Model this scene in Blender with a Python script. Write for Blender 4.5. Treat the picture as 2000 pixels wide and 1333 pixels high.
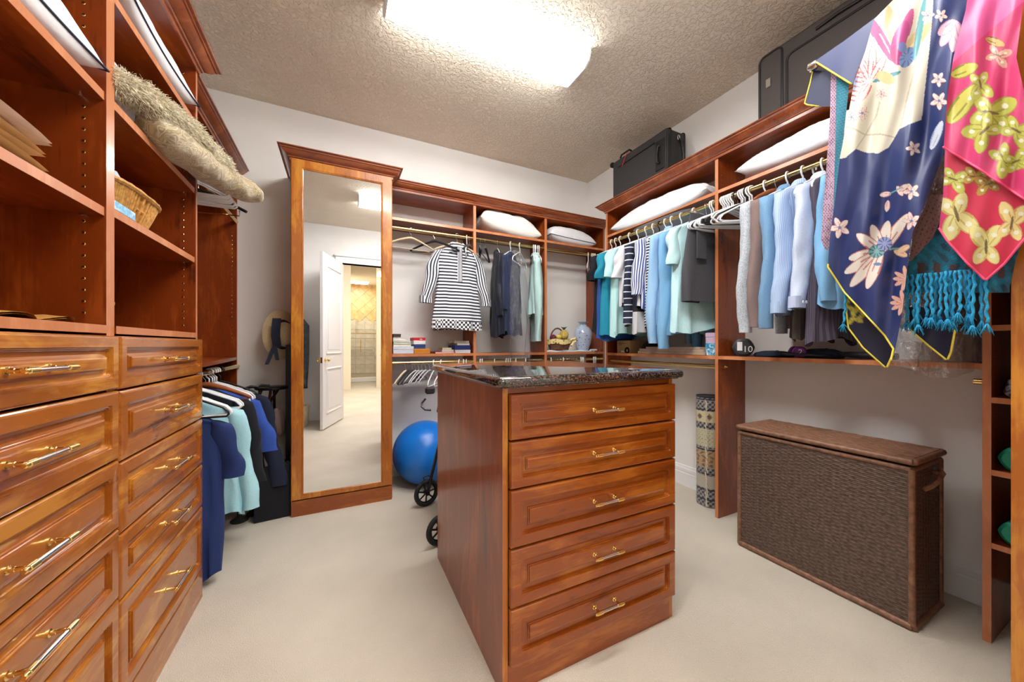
import bpy, bmesh, math, random
import numpy as np
from mathutils import Vector, Matrix
for o in list(bpy.data.objects): bpy.data.objects.remove(o)
SC = bpy.context.scene
COL = SC.collection
PI = math.pi
random.seed(4)

# ------------------------------------------------------------------ camera
FPX, YAW, CYH, CXH, HC = 690.0, 0.455, 674.3, 1000.0, 1.18
cam_d = bpy.data.cameras.new('camera'); cam = bpy.data.objects.new('camera', cam_d); COL.objects.link(cam)
cam_d.sensor_width = 36.0; cam_d.lens = FPX * 36.0 / 2000.0
cam_d.shift_y = (CYH - 666.5) / 2000.0
cam_d.clip_start = 0.02
cam.location = (0, 0, HC); cam.rotation_euler = (PI / 2, 0, -YAW)
SC.camera = cam
# ------------------------------------------------------------------ world, exposure
w = bpy.data.worlds.new('world'); SC.world = w; w.use_nodes = True
w.node_tree.nodes['Background'].inputs[0].default_value = (1, .96, .9, 1)
w.node_tree.nodes['Background'].inputs[1].default_value = 0.3
SC.view_settings.view_transform = 'Standard'
SC.view_settings.look = 'None'
SC.view_settings.gamma = 1
SC.view_settings.use_curve_mapping = False
SC.view_settings.exposure = 1.62
LAMP, LAMP2 = 14.0, 20.0          # strength of the ceiling fixtures over the island and near the door
BATH = 42.0         # ceiling lamp of the bathroom beyond the door
def area(name, loc, size, size_y, power, color=(1, 1, 1), rot=(0, 0, 0)):
    d = bpy.data.lights.new(name, 'AREA'); d.shape = 'RECTANGLE'; d.size = size; d.size_y = size_y
    d.energy = power; d.color = color
    o = bpy.data.objects.new(name, d); COL.objects.link(o); o.location = loc; o.rotation_euler = rot
    return o
area('bathroom_ceiling_lamp', (0.55, -2.4, 3.52), 1.4, 1.6, BATH, (1, .95, .87))
area('shower_ceiling_lamp', (0.6, -7.4, 3.3), .6, .6, 14, (1, .93, .82))

# ------------------------------------------------------------------ pixel -> place helpers (photograph is 2000 x 1333)
_s, _c = math.sin(YAW), math.cos(YAW)
def ray(u, v):
    a = (u - CXH) / FPX
    return (_s + a * _c, _c - a * _s, -(v - CYH) / FPX)
def onx(u, v, x):
    r = ray(u, v); t = x / r[0]; return (x, t * r[1], HC + t * r[2])
def ony(u, v, y):
    r = ray(u, v); t = y / r[1]; return (t * r[0], y, HC + t * r[2])
def onz(u, v, z):
    r = ray(u, v); t = (z - HC) / r[2]; return (t * r[0], t * r[1], z)

# ------------------------------------------------------------------ materials
def lin(c):
    return tuple(((x / 255) / 12.92 if x / 255 <= .04045 else (((x / 255) + .055) / 1.055) ** 2.4) for x in c) + (1,)
MATS = {}
def newmat(name):
    m = bpy.data.materials.new(name); m.use_nodes = True
    nt = m.node_tree; b = nt.nodes['Principled BSDF']
    MATS[name] = m
    return m, nt, b
def N(nt, t, **kw):
    n = nt.nodes.new(t)
    for k, v in kw.items():
        if hasattr(n, k): setattr(n, k, v)
    return n
def setin(n, **kw):
    for k, v in kw.items(): n.inputs[k.replace('_', ' ')].default_value = v
def ramp(nt, stops):
    r = nt.nodes.new('ShaderNodeValToRGB'); e = r.color_ramp.elements
    e[0].position, e[0].color = stops[0]; e[1].position, e[1].color = stops[-1]
    for p, c in stops[1:-1]:
        q = e.new(p); q.color = c
    return r
def plain(name, rgb, rough=.5, metal=0, var=.08, vs=30, bump=0, bs=200, spec=.5, coat=0, emit=None, es=1, sheen=0):
    if name in MATS: return MATS[name]
    m, nt, b = newmat(name); L = nt.links
    tc = N(nt, 'ShaderNodeTexCoord')
    no = N(nt, 'ShaderNodeTexNoise'); setin(no, Scale=vs, Detail=3.0); L.new(tc.outputs['Object'], no.inputs['Vector'])
    c = lin(rgb); lo = tuple(x * (1 - var) for x in c[:3]) + (1,); hi = tuple(min(1, x * (1 + var)) for x in c[:3]) + (1,)
    r = ramp(nt, [(.3, lo), (.7, hi)]); L.new(no.outputs['Fac'], r.inputs[0]); L.new(r.outputs[0], b.inputs['Base Color'])
    setin(b, Roughness=rough, Metallic=metal); b.inputs['Specular IOR Level'].default_value = spec
    b.inputs['Coat Weight'].default_value = coat; b.inputs['Coat Roughness'].default_value = .1
    if sheen: b.inputs['Sheen Weight'].default_value = sheen
    if bump:
        n2 = N(nt, 'ShaderNodeTexNoise'); setin(n2, Scale=bs, Detail=4.0); L.new(tc.outputs['Object'], n2.inputs['Vector'])
        bu = N(nt, 'ShaderNodeBump'); setin(bu, Strength=bump, Distance=.01); L.new(n2.outputs['Fac'], bu.inputs['Height']); L.new(bu.outputs[0], b.inputs['Normal'])
    if emit:
        b.inputs['Emission Color'].default_value = lin(emit); b.inputs['Emission Strength'].default_value = es
    return m
def wood(name, dark, mid, light, axis, rough=.33, coat=.35):
    if name in MATS: return MATS[name]
    m, nt, b = newmat(name); L = nt.links
    tc = N(nt, 'ShaderNodeTexCoord'); oi = N(nt, 'ShaderNodeObjectInfo')
    mu = N(nt, 'ShaderNodeMath', operation='MULTIPLY'); mu.inputs[1].default_value = 7.3; L.new(oi.outputs['Random'], mu.inputs[0])
    ad = N(nt, 'ShaderNodeVectorMath', operation='ADD'); L.new(tc.outputs['Object'], ad.inputs[0]); L.new(mu.outputs[0], ad.inputs[1])
    def mp(al, ac):
        p = N(nt, 'ShaderNodeMapping'); s = [ac, ac, ac]; s['xyz'.index(axis)] = al
        p.inputs['Scale'].default_value = s; L.new(ad.outputs[0], p.inputs['Vector']); return p
    p1 = mp(1.5, 6.5); n1 = N(nt, 'ShaderNodeTexNoise'); setin(n1, Scale=1.3, Detail=5.0, Distortion=.9); L.new(p1.outputs[0], n1.inputs['Vector'])
    p2 = mp(4, 150); n2 = N(nt, 'ShaderNodeTexNoise'); setin(n2, Scale=1.0, Detail=3.0); L.new(p2.outputs[0], n2.inputs['Vector'])
    p3 = mp(5, 14); n3 = N(nt, 'ShaderNodeTexNoise'); setin(n3, Scale=1.6, Detail=2.0, Distortion=2.0); L.new(p3.outputs[0], n3.inputs['Vector'])
    m1 = N(nt, 'ShaderNodeMath', operation='MULTIPLY_ADD'); m1.inputs[1].default_value = .26; L.new(n2.outputs['Fac'], m1.inputs[0]); L.new(n1.outputs['Fac'], m1.inputs[2])
    m2 = N(nt, 'ShaderNodeMath', operation='MULTIPLY_ADD'); m2.inputs[1].default_value = .30; L.new(n3.outputs['Fac'], m2.inputs[0]); L.new(m1.outputs[0], m2.inputs[2])
    r = ramp(nt, [(.50, lin(dark)), (.66, lin(mid)), (.78, lin(mid)), (.95, lin(light))]); L.new(m2.outputs[0], r.inputs[0]); L.new(r.outputs[0], b.inputs['Base Color'])
    setin(b, Roughness=rough); b.inputs['Coat Weight'].default_value = coat; b.inputs['Coat Roughness'].default_value = .1
    bu = N(nt, 'ShaderNodeBump'); setin(bu, Strength=.015, Distance=.004); L.new(n2.outputs['Fac'], bu.inputs['Height']); L.new(bu.outputs[0], b.inputs['Normal'])
    return m
PD, PM, PL = (76, 27, 5), (134, 56, 13), (166, 80, 25)
FD, FM, FL = (114, 54, 8), (168, 94, 22), (202, 134, 44)
WZ = wood('cherry_panel_upright', PD, PM, PL, 'z'); WX = wood('cherry_panel_across', PD, PM, PL, 'x'); WY = wood('cherry_panel_deep', PD, PM, PL, 'y')
FY = wood('cherry_front_deep', FD, FM, FL, 'y', .25, .5); FX = wood('cherry_front_across', (88, 35, 5), (136, 64, 12), (168, 94, 26), 'x', .28, .4); FZ = wood('cherry_front_upright', FD, FM, FL, 'z', .3, .5)
EDGE = wood('cherry_edge_band_lit', (176, 100, 56), (196, 122, 76), (212, 142, 98), 'z', .4, .2)  # edge banding, coloured lighter to carry the lamps' highlight on front edges
CRW = wood('cherry_crown', (98, 40, 16), (138, 66, 30), (168, 90, 46), 'x', .3, .5)
GOLD = plain('polished_brass', (242, 212, 138), .16, 1, .03)
CHROME = plain('polished_chrome', (225, 228, 232), .1, 1, .02)
BRASSROD = plain('brass_rod', (222, 196, 130), .2, 1, .03)
WHITEPL = plain('white_plastic', (238, 240, 244), .35, 0, .02)
BLACKPL = plain('black_plastic', (22, 22, 25), .4, 0, .1)
BEIGEPL = plain('beige_velvet', (214, 192, 158), .8, 0, .05, sheen=.3)
BLACKVEL = plain('black_velvet', (20, 20, 24), .8, 0, .05, sheen=.2)
DARKHOLE = plain('drilled_hole', (30, 14, 6), .9)
WHITECLOTH = plain('white_pillow_cotton', (240, 241, 246), .9, 0, .03, 12, .7, 8, sheen=.1)
NAVYTRIM = plain('navy_piping', (28, 40, 66), .7)
def fab(name, rgb, var=.1, rough=.85, vs=260, bump=.12, sheen=.05):
    return plain(name, rgb, rough, 0, var, vs, .38, 15, .3, 0, sheen=sheen)
def stripes(name, c1, c2, axis, period, duty=.5, rough=.8):
    if name in MATS: return MATS[name]
    m, nt, b = newmat(name); L = nt.links
    tc = N(nt, 'ShaderNodeTexCoord'); sp = N(nt, 'ShaderNodeSeparateXYZ'); L.new(tc.outputs['Object'], sp.inputs[0])
    no = N(nt, 'ShaderNodeTexNoise'); setin(no, Scale=6.0); L.new(tc.outputs['Object'], no.inputs['Vector'])
    a = N(nt, 'ShaderNodeMath', operation='MULTIPLY_ADD'); a.inputs[1].default_value = .004 if axis != 'su' else .02; L.new(no.outputs['Fac'], a.inputs[0])
    if axis == 'su':
        at = N(nt, 'ShaderNodeAttribute'); at.attribute_name = 'su'; L.new(at.outputs['Fac'], a.inputs[2])
    elif axis == 'xy':
        q = N(nt, 'ShaderNodeMath', operation='ADD'); L.new(sp.outputs[0], q.inputs[0]); L.new(sp.outputs[1], q.inputs[1]); L.new(q.outputs[0], a.inputs[2])
    else: L.new(sp.outputs['xyz'.index(axis)], a.inputs[2])
    d = N(nt, 'ShaderNodeMath', operation='DIVIDE'); d.inputs[1].default_value = period; L.new(a.outputs[0], d.inputs[0])
    f = N(nt, 'ShaderNodeMath', operation='FRACT'); L.new(d.outputs[0], f.inputs[0])
    g = N(nt, 'ShaderNodeMath', operation='GREATER_THAN'); g.inputs[1].default_value = duty; L.new(f.outputs[0], g.inputs[0])
    mx = N(nt, 'ShaderNodeMix', data_type='RGBA'); mx.inputs[6].default_value = lin(c1); mx.inputs[7].default_value = lin(c2); L.new(g.outputs[0], mx.inputs[0])
    L.new(mx.outputs[2], b.inputs['Base Color']); setin(b, Roughness=rough)
    return m
def checks(name, c1, c2, p):
    if name in MATS: return MATS[name]
    m, nt, b = newmat(name); L = nt.links
    tc = N(nt, 'ShaderNodeTexCoord'); ch = N(nt, 'ShaderNodeTexChecker'); setin(ch, Scale=1 / p, Color1=lin(c1), Color2=lin(c2)); L.new(tc.outputs['Object'], ch.inputs['Vector'])
    L.new(ch.outputs[0], b.inputs['Base Color']); setin(b, Roughness=.8); return m
def attr_mat(name, rough=.55, sheen=.2, bump=0, bs=300):
    if name in MATS: return MATS[name]
    m, nt, b = newmat(name); L = nt.links
    a = N(nt, 'ShaderNodeAttribute'); a.attribute_name = 'Col'; L.new(a.outputs['Color'], b.inputs['Base Color'])
    setin(b, Roughness=rough); b.inputs['Sheen Weight'].default_value = sheen
    if bump:
        tc = N(nt, 'ShaderNodeTexCoord'); n2 = N(nt, 'ShaderNodeTexNoise'); setin(n2, Scale=bs); L.new(tc.outputs['Object'], n2.inputs['Vector'])
        bu = N(nt, 'ShaderNodeBump'); setin(bu, Strength=bump, Distance=.005); L.new(n2.outputs['Fac'], bu.inputs['Height']); L.new(bu.outputs[0], b.inputs['Normal'])
    return m
def film(name='clear_plastic_film', op=.2):
    if name in MATS: return MATS[name]
    m, nt, b = newmat(name); L = nt.links
    tc = N(nt, 'ShaderNodeTexCoord'); no = N(nt, 'ShaderNodeTexNoise'); setin(no, Scale=14.0, Detail=5.0, Distortion=2.5); L.new(tc.outputs['Object'], no.inputs['Vector'])
    bu = N(nt, 'ShaderNodeBump'); setin(bu, Strength=1.0, Distance=.03); L.new(no.outputs['Fac'], bu.inputs['Height'])
    gl = N(nt, 'ShaderNodeBsdfGlossy'); setin(gl, Roughness=.12); L.new(bu.outputs[0], gl.inputs['Normal'])
    tr = N(nt, 'ShaderNodeBsdfTransparent'); setin(tr, Color=(.93, .94, .96, 1))
    df = N(nt, 'ShaderNodeBsdfDiffuse'); setin(df, Color=(.9, .9, .92, 1)); L.new(bu.outputs[0], df.inputs['Normal'])
    m1 = N(nt, 'ShaderNodeMixShader'); m1.inputs[0].default_value = .18; L.new(gl.outputs[0], m1.inputs[1]); L.new(df.outputs[0], m1.inputs[2])
    m2 = N(nt, 'ShaderNodeMixShader'); m2.inputs[0].default_value = op; L.new(tr.outputs[0], m2.inputs[1]); L.new(m1.outputs[0], m2.inputs[2])
    L.new(m2.outputs[0], nt.nodes['Material Output'].inputs['Surface']); nt.nodes.remove(b)
    return m
def bumpy(name, rgb, scale, strength, dist, lo=.4, hi=.6, rough=.9, var=.03, vs=3, fine=0):
    m, nt, b = newmat(name); L = nt.links
    tc = N(nt, 'ShaderNodeTexCoord')
    no = N(nt, 'ShaderNodeTexNoise'); setin(no, Scale=scale, Detail=3.0, Distortion=.6); L.new(tc.outputs['Object'], no.inputs['Vector'])
    r = ramp(nt, [(lo, (0, 0, 0, 1)), (hi, (1, 1, 1, 1))]); L.new(no.outputs['Fac'], r.inputs[0])
    bu = N(nt, 'ShaderNodeBump'); setin(bu, Strength=strength, Distance=dist); L.new(r.outputs[0], bu.inputs['Height']); L.new(bu.outputs[0], b.inputs['Normal'])
    n2 = N(nt, 'ShaderNodeTexNoise'); setin(n2, Scale=vs, Detail=4.0); L.new(tc.outputs['Object'], n2.inputs['Vector'])
    c = lin(rgb); r2 = ramp(nt, [(.3, tuple(x * (1 - var) for x in c[:3]) + (1,)), (.7, tuple(min(1, x * (1 + var)) for x in c[:3]) + (1,))]); L.new(n2.outputs['Fac'], r2.inputs[0])
    if fine:
        n3 = N(nt, 'ShaderNodeTexNoise'); setin(n3, Scale=420.0, Detail=2.0); L.new(tc.outputs['Object'], n3.inputs['Vector'])
        r3 = ramp(nt, [(.3, (1 - fine, 1 - fine, 1 - fine, 1)), (.7, (1, 1, 1, 1))]); L.new(n3.outputs['Fac'], r3.inputs[0])
        mx = N(nt, 'ShaderNodeMix', data_type='RGBA', blend_type='MULTIPLY'); mx.inputs[0].default_value = 1; L.new(r2.outputs[0], mx.inputs[6]); L.new(r3.outputs[0], mx.inputs[7]); L.new(mx.outputs[2], b.inputs['Base Color'])
    else: L.new(r2.outputs[0], b.inputs['Base Color'])
    setin(b, Roughness=rough); b.inputs['Specular IOR Level'].default_value = .2
    return m
CEIL = bumpy('knockdown_ceiling', (248, 237, 219), 46, .8, .012, .44, .58)
WALL = bumpy('wall_paint', (240, 239, 237), 160, .08, .004)
CARPET = bumpy('beige_carpet', (230, 221, 205), 240, .6, .01, .3, .7, 1, .07, 2.2, .16)
TRIMW = plain('white_trim_paint', (238, 238, 240), .35, 0, .01)
CREAM = plain('cream_wall_paint', (226, 216, 198), .7, 0, .02)
def granite():
    m, nt, b = newmat('dark_granite'); L = nt.links
    tc = N(nt, 'ShaderNodeTexCoord')
    v = N(nt, 'ShaderNodeTexVoronoi'); setin(v, Scale=230.0); L.new(tc.outputs['Object'], v.inputs['Vector'])
    no = N(nt, 'ShaderNodeTexNoise'); setin(no, Scale=120.0, Detail=5.0, Distortion=1.0); L.new(tc.outputs['Object'], no.inputs['Vector'])
    r1 = ramp(nt, [(.38, lin((14, 14, 18))), (.52, lin((46, 38, 36))), (.60, lin((150, 118, 100))), (.66, lin((60, 48, 46))), (.75, lin((30, 28, 32)))]); L.new(no.outputs['Fac'], r1.inputs[0])
    r2 = ramp(nt, [(.0, (.35, .35, .4, 1)), (.25, (1, 1, 1, 1))]); L.new(v.outputs['Distance'], r2.inputs[0])
    mx = N(nt, 'ShaderNodeMix', data_type='RGBA', blend_type='MULTIPLY'); mx.inputs[0].default_value = .7; L.new(r1.outputs[0], mx.inputs[6]); L.new(v.outputs['Color'], mx.inputs[7])
    L.new(mx.outputs[2], b.inputs['Base Color']); setin(b, Roughness=.07); b.inputs['Specular IOR Level'].default_value = .8
    b.inputs['Coat Weight'].default_value = .6; b.inputs['Coat Roughness'].default_value = .03
    return m
GRAN = granite()
MIRROR = plain('mirror_silver', (246, 247, 248), .0, 1, .0)

# ------------------------------------------------------------------ mesh helpers
class MB:
    def __init__(s): s.v = []; s.f = []; s.m = []
    def face(s, f, m=0): s.f.append(tuple(f)); s.m.append(m)
    def add(s, vs, fs, m=0):
        o = len(s.v); s.v.extend([tuple(p) for p in vs])
        for f in fs: s.f.append(tuple(i + o for i in f)); s.m.append(m)
    def box(s, x0, x1, y0, y1, z0, z1, b=.0, edge=None):
        if b <= 0:
            P = [(x0, y0, z0), (x1, y0, z0), (x1, y1, z0), (x0, y1, z0), (x0, y0, z1), (x1, y0, z1), (x1, y1, z1), (x0, y1, z1)]
            F = {'-z': (3, 2, 1, 0), '+z': (4, 5, 6, 7), '-y': (0, 1, 5, 4), '+x': (1, 2, 6, 5), '+y': (2, 3, 7, 6), '-x': (3, 0, 4, 7)}
            o = len(s.v); s.v.extend(P)
            for k, f in F.items():
                s.f.append(tuple(i + o for i in f)); s.m.append(1 if edge and k in edge else 0)
            return s
        lo, hi = (x0, y0, z0), (x1, y1, z1); idx = {}; o = len(s.v)
        for sx in (0, 1):
            for sy in (0, 1):
                for sz in (0, 1):
                    sg = (sx, sy, sz); base = [hi[i] if sg[i] else lo[i] for i in range(3)]; inn = [base[i] + (-b if sg[i] else b) for i in range(3)]
                    for a in range(3):
                        p = inn[:]; p[a] = base[a]; idx[(sx, sy, sz, a)] = len(s.v); s.v.append(tuple(p))
        nm = 'xyz'
        for a in range(3):
            c, d = [i for i in range(3) if i != a]
            for g in (0, 1):
                q = []
                for (p, r) in ((0, 0), (1, 0), (1, 1), (0, 1)):
                    k = [0, 0, 0]; k[a] = g; k[c] = p; k[d] = r; q.append(idx[(*k, a)])
                s.f.append(tuple(q)); s.m.append(1 if edge and (('+' if g else '-') + nm[a]) in edge else 0)
        for c in range(3):
            a, d = [i for i in range(3) if i != c]
            for g in (0, 1):
                for h in (0, 1):
                    k0 = [0, 0, 0]; k0[a] = g; k0[d] = h; k1 = k0[:]; k1[c] = 1
                    s.face((idx[(*k0, a)], idx[(*k1, a)], idx[(*k1, d)], idx[(*k0, d)]))
        for sx in (0, 1):
            for sy in (0, 1):
                for sz in (0, 1): s.face([idx[(sx, sy, sz, a)] for a in range(3)])
        return s
    def loft(s, rings, wrap=True, cap0=False, cap1=False, m=0):
        o = len(s.v); n = len(rings[0])
        for r in rings: s.v.extend([tuple(p) for p in r])
        k = n if wrap else n - 1
        for i in range(len(rings) - 1):
            for j in range(k):
                a = o + i * n + j; b = o + i * n + (j + 1) % n
                s.f.append((a, b, b + n, a + n)); s.m.append(m)
        if cap0: s.face([o + j for j in range(n)][::-1], m)
        if cap1: s.face([o + (len(rings) - 1) * n + j for j in range(n)], m)
        return s
    def tube(s, pts, r, n=8, closed=False, caps=True, m=0):
        P = [Vector(p) for p in pts]; K = len(P); rings = []; up = None
        for i in range(K):
            if closed: t = P[(i + 1) % K] - P[i - 1]
            else: t = P[min(i + 1, K - 1)] - P[max(i - 1, 0)]
            t.normalize()
            if up is None:
                up = Vector((0, 0, 1)) if abs(t.z) < .9 else Vector((1, 0, 0))
            nn = up - t * up.dot(t)
            if nn.length < 1e-6: nn = t.orthogonal()
            nn.normalize(); up = nn; bb = t.cross(nn); rr = r[i] if isinstance(r, (list, tuple)) else r
            rings.append([P[i] + nn * (rr * math.cos(2 * PI * j / n)) + bb * (rr * math.sin(2 * PI * j / n)) for j in range(n)])
        if closed: rings.append(rings[0])
        return s.loft(rings, True, caps and not closed, caps and not closed, m)
    def lathe(s, prof, c=(0, 0, 0), n=24, cap0=True, cap1=True, axis='z', m=0):
        rings = []
        for r, z in prof:
            ring = []
            for j in range(n):
                a = 2 * PI * j / n; p = (r * math.cos(a), r * math.sin(a), z)
                if axis == 'x': p = (p[2], p[0], p[1])
                if axis == 'y': p = (p[0], p[2], p[1])
                ring.append((p[0] + c[0], p[1] + c[1], p[2] + c[2]))
            rings.append(ring)
        return s.loft(rings, True, cap0, cap1, m)
    def grid(s, P, m=0):
        nr, nc = P.shape[:2]; o = len(s.v); s.v.extend(map(tuple, P.reshape(-1, 3).tolist()))
        for i in range(nr - 1):
            for j in range(nc - 1):
                a = o + i * nc + j; s.f.append((a, a + 1, a + nc + 1, a + nc)); s.m.append(m)
        return s
    def xform(s, M):
        s.v = [tuple(M @ Vector(p)) for p in s.v]; return s
ORG = {}
def obj(name, mb, mat, parent=None, smooth=False, cols=None, recalc=True, angle=40, su=0):
    me = bpy.data.meshes.new(name)
    off = ORG.get(parent.name, (0, 0, 0)) if parent else (0, 0, 0)
    vs = mb.v if off == (0, 0, 0) else [(p[0] - off[0], p[1] - off[1], p[2] - off[2]) for p in mb.v]
    me.from_pydata(vs, [], mb.f)
    ms = mat if isinstance(mat, (list, tuple)) else [mat]
    for q in ms: me.materials.append(q)
    if len(ms) > 1: me.polygons.foreach_set('material_index', [min(i, len(ms) - 1) for i in mb.m])
    if recalc and len(mb.f) < 30000:
        bm = bmesh.new(); bm.from_mesh(me); bmesh.ops.recalc_face_normals(bm, faces=bm.faces); bm.to_mesh(me); bm.free()
    if cols is not None:
        a = me.color_attributes.new('Col', 'FLOAT_COLOR', 'POINT'); a.data.foreach_set('color', np.asarray(cols, dtype=np.float32).ravel())
    if su:
        at = me.attributes.new('su', 'FLOAT', 'POINT'); at.data.foreach_set('value', [(i % su) / su for i in range(len(vs))])
    if smooth:
        me.polygons.foreach_set('use_smooth', [True] * len(me.polygons))
        me.set_sharp_from_angle(angle=math.radians(angle))
    me.update()
    o = bpy.data.objects.new(name, me); COL.objects.link(o)
    if parent: o.parent = parent; ORG[o.name] = off
    return o
def tag(o, label, cat, group=None):
    o['label'] = label; o['category'] = cat
    if group: o['group'] = group
    return o
def thing(name, label, cat, loc=(0, 0, 0), rotz=0, group=None, local=False):
    o = bpy.data.objects.new(name, None); COL.objects.link(o); o.empty_display_size = .1
    o.location = loc; o.rotation_euler = (0, 0, rotz); tag(o, label, cat, group)
    ORG[o.name] = (0, 0, 0) if local else tuple(loc)
    return o
def struct(name, mb, mat, parent=None, smooth=False):
    o = obj(name, mb, mat, parent, smooth)
    if not parent: o['kind'] = 'structure'
    return o
def dup(root, loc, rot=None, label=None, group=None):
    r = root.copy(); COL.objects.link(r); r.location = loc; ORG[r.name] = (0, 0, 0)
    if rot is not None: r.rotation_euler = rot if isinstance(rot, (tuple, list)) else (0, 0, rot)
    if label: r['label'] = label
    if group: r['group'] = group
    for ch in list(root.children):
        c = ch.copy(); COL.objects.link(c); c.parent = r
        for g in list(ch.children):
            d = g.copy(); COL.objects.link(d); d.parent = c
    return r
def single(name, label, cat, mb, mat, loc=(0, 0, 0), rot=(0, 0, 0), group=None, smooth=True, world=False, cols=None, angle=40, recalc=True):
    """a thing that is one mesh, built around its own origin (or in place when world=True)"""
    if world: mb.v = [(p[0] - loc[0], p[1] - loc[1], p[2] - loc[2]) for p in mb.v]
    o = obj(name, mb, mat, None, smooth, cols, recalc, angle); o.location = loc; o.rotation_euler = rot; ORG[o.name] = tuple(loc) if world else (0, 0, 0)
    return tag(o, label, cat, group)
def text_part(parent, s, size, mat, M, name='lettering'):
    cu = bpy.data.curves.new('t', 'FONT'); cu.body = s; cu.size = size; cu.align_x = 'CENTER'; cu.align_y = 'CENTER'; cu.extrude = .0006
    t = bpy.data.objects.new('t', cu); COL.objects.link(t); dg = bpy.context.evaluated_depsgraph_get(); me = bpy.data.meshes.new_from_object(t.evaluated_get(dg))
    bpy.data.objects.remove(t); me.transform(M); me.materials.clear(); me.materials.append(mat)
    o = bpy.data.objects.new(name, me); COL.objects.link(o); o.parent = parent; return o

# ------------------------------------------------------------------ room shell
XW, YB, XL, YF, ZC = 2.615, 3.331, -.995, -.64, 3.08
struct('floor', MB().box(-1.3, 2.75, -8.6, YB + .15, -.1, 0), CARPET)
struct('ceiling', MB().box(XL - .12, XW + .12, YF - .12, YB + .12, ZC, ZC + .1), CEIL)
struct('wall_back', MB().box(XL - .12, XW + .12, YB, YB + .12, 0, ZC), WALL)
struct('wall_right', MB().box(XW, XW + .12, YF - .12, YB, 0, ZC), WALL)
struct('wall_left', MB().box(XL - .12, XL, YF - .12, YB, 0, ZC), WALL)
DX0, DX1, DZ = .045, .87, 2.5
struct('wall_front', MB().box(XL, DX0, YF - .12, YF, 0, ZC).box(DX1, XW, YF - .12, YF, 0, ZC).box(DX0, DX1, YF - .12, YF, DZ, ZC), WALL)
def baseboard(name, pts):
    """profiled skirting along a straight run; pts = start, end, outward normal"""
    (xa, ya), (xb, yb), (nx, ny) = pts
    prof = [(0, 0), (.016, 0), (.016, .105), (.012, .112), (.014, .12), (.014, .142), (.009, .152), (.006, .165), (0, .17)]
    mb = MB(); mb.loft([[(x + nx * o, y + ny * o, z) for o, z in prof] for x, y in ((xa, ya), (xb, yb))], False, False, False)
    n = len(prof); mb.face(range(n)); mb.face(range(n, 2 * n))
    return struct(name, mb, TRIMW)
baseboard('baseboard_right', ((XW, YF), (XW, YB), (-1, 0)))
baseboard('baseboard_back', ((XL, YB), (XW, YB), (0, -1)))
baseboard('baseboard_front', ((XL, YF), (DX0 - .1, YF), (0, 1)))
baseboard('baseboard_left', ((XL, YF), (XL, .7), (1, 0)))
t = MB().box(DX0 - .1, DX0, YF, YF + .02, 0, DZ + .1, .004).box(DX1, DX1 + .1, YF, YF + .02, 0, DZ + .1, .004).box(DX0 - .1, DX1 + .1, YF, YF + .022, DZ, DZ + .1, .004)
t.box(DX0 - .12, DX1 + .12, YF, YF + .045, DZ + .1, DZ + .13, .006).box(DX0 - .012, DX0, YF - .13, YF, 0, DZ).box(DX1, DX1 + .012, YF - .13, YF, 0, DZ).box(DX0, DX1, YF - .13, YF, DZ, DZ + .012)
struct('trim_1', t, TRIMW)
# open door, hinged at the left jamb of the opening and swung into the closet
d = MB(); DW, DH = .815, 2.47
d.box(0, DW, -.02, .02, .012, DH, .002)
door = obj('door_1', d, TRIMW); door['kind'] = 'structure'
door.location = (DX0, YF + .03, 0); door.rotation_euler = (0, 0, math.atan2(.773, -.265))
def moulding(z0, z1):
    mb = MB()
    for sd in (-1, 1):
        a, b = .12, DW - .12
        for (p, q) in (((a, z0), (b, z0)), ((b, z0), (b, z1)), ((b, z1), (a, z1)), ((a, z1), (a, z0))):
            mb.tube([(p[0], sd * .02, p[1]), (q[0], sd * .02, q[1])], .016, 8)
            mb.tube([(p[0] * .94 + .025, sd * .02, p[1]), (q[0] * .94 + .025, sd * .02, q[1])], .006, 6)
        mb.box(a + .05, b - .05, sd * .023 - .003, sd * .023 + .003, z0 + .05, z1 - .05, .003)
    return mb
for z0, z1 in ((.22, .84), (1.06, 2.3)): obj('moulding', moulding(z0, z1), TRIMW, door, True)
kb = MB()
for sd in (-1, 1):
    kb.lathe([(.028, .0), (.028, .006), (.01, .01), (.01, .035), (.024, .042), (.028, .055), (.02, .066), (.004, .07)], (0, 0, 0), 16)
    kb.v[-16 * 8:] = [(p[0] + DW - .07, sd * (p[2] + .02), p[1] + .97) for p in kb.v[-16 * 8:]]
obj('door_knob', kb, GOLD, door, True)
obj('latch_plate', MB().box(DW - .0005, DW + .0015, -.012, .012, .93, 1.01), GOLD, door)

# ------------------------------------------------------------------ bathroom beyond the doorway (seen in the mirror)
struct('wall_bathroom_left', MB().box(-1.3, -1.2, -4.7, YF - .12, 0, 3.6), CREAM)
struct('wall_bathroom_right', MB().box(2.6, 2.7, -4.7, YF - .12, 0, 3.6), CREAM)
struct('wall_bathroom_near', MB().box(-1.2, DX0 - .012, YF - .16, YF - .13, 0, 3.6).box(DX1 + .012, 2.6, YF - .16, YF - .13, 0, 3.6).box(DX0 - .012, DX1 + .012, YF - .16, YF - .13, DZ + .012, 3.6), CREAM)
struct('wall_bathroom_far', MB().box(-1.2, .28, -4.8, -4.7, 0, 3.6).box(.92, 2.6, -4.8, -4.7, 0, 3.6).box(.28, .92, -4.8, -4.7, 3.35, 3.6), CREAM)
struct('ceiling_bathroom', MB().box(-1.3, 2.7, -4.8, YF - .12, 3.6, 3.7), CREAM)
struct('wall_shower_left', MB().box(.1, .2, -8.4, -4.8, 0, 3.6), CREAM)
struct('wall_shower_right', MB().box(1.3, 1.4, -8.4, -4.8, 0, 3.6), CREAM)
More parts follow.
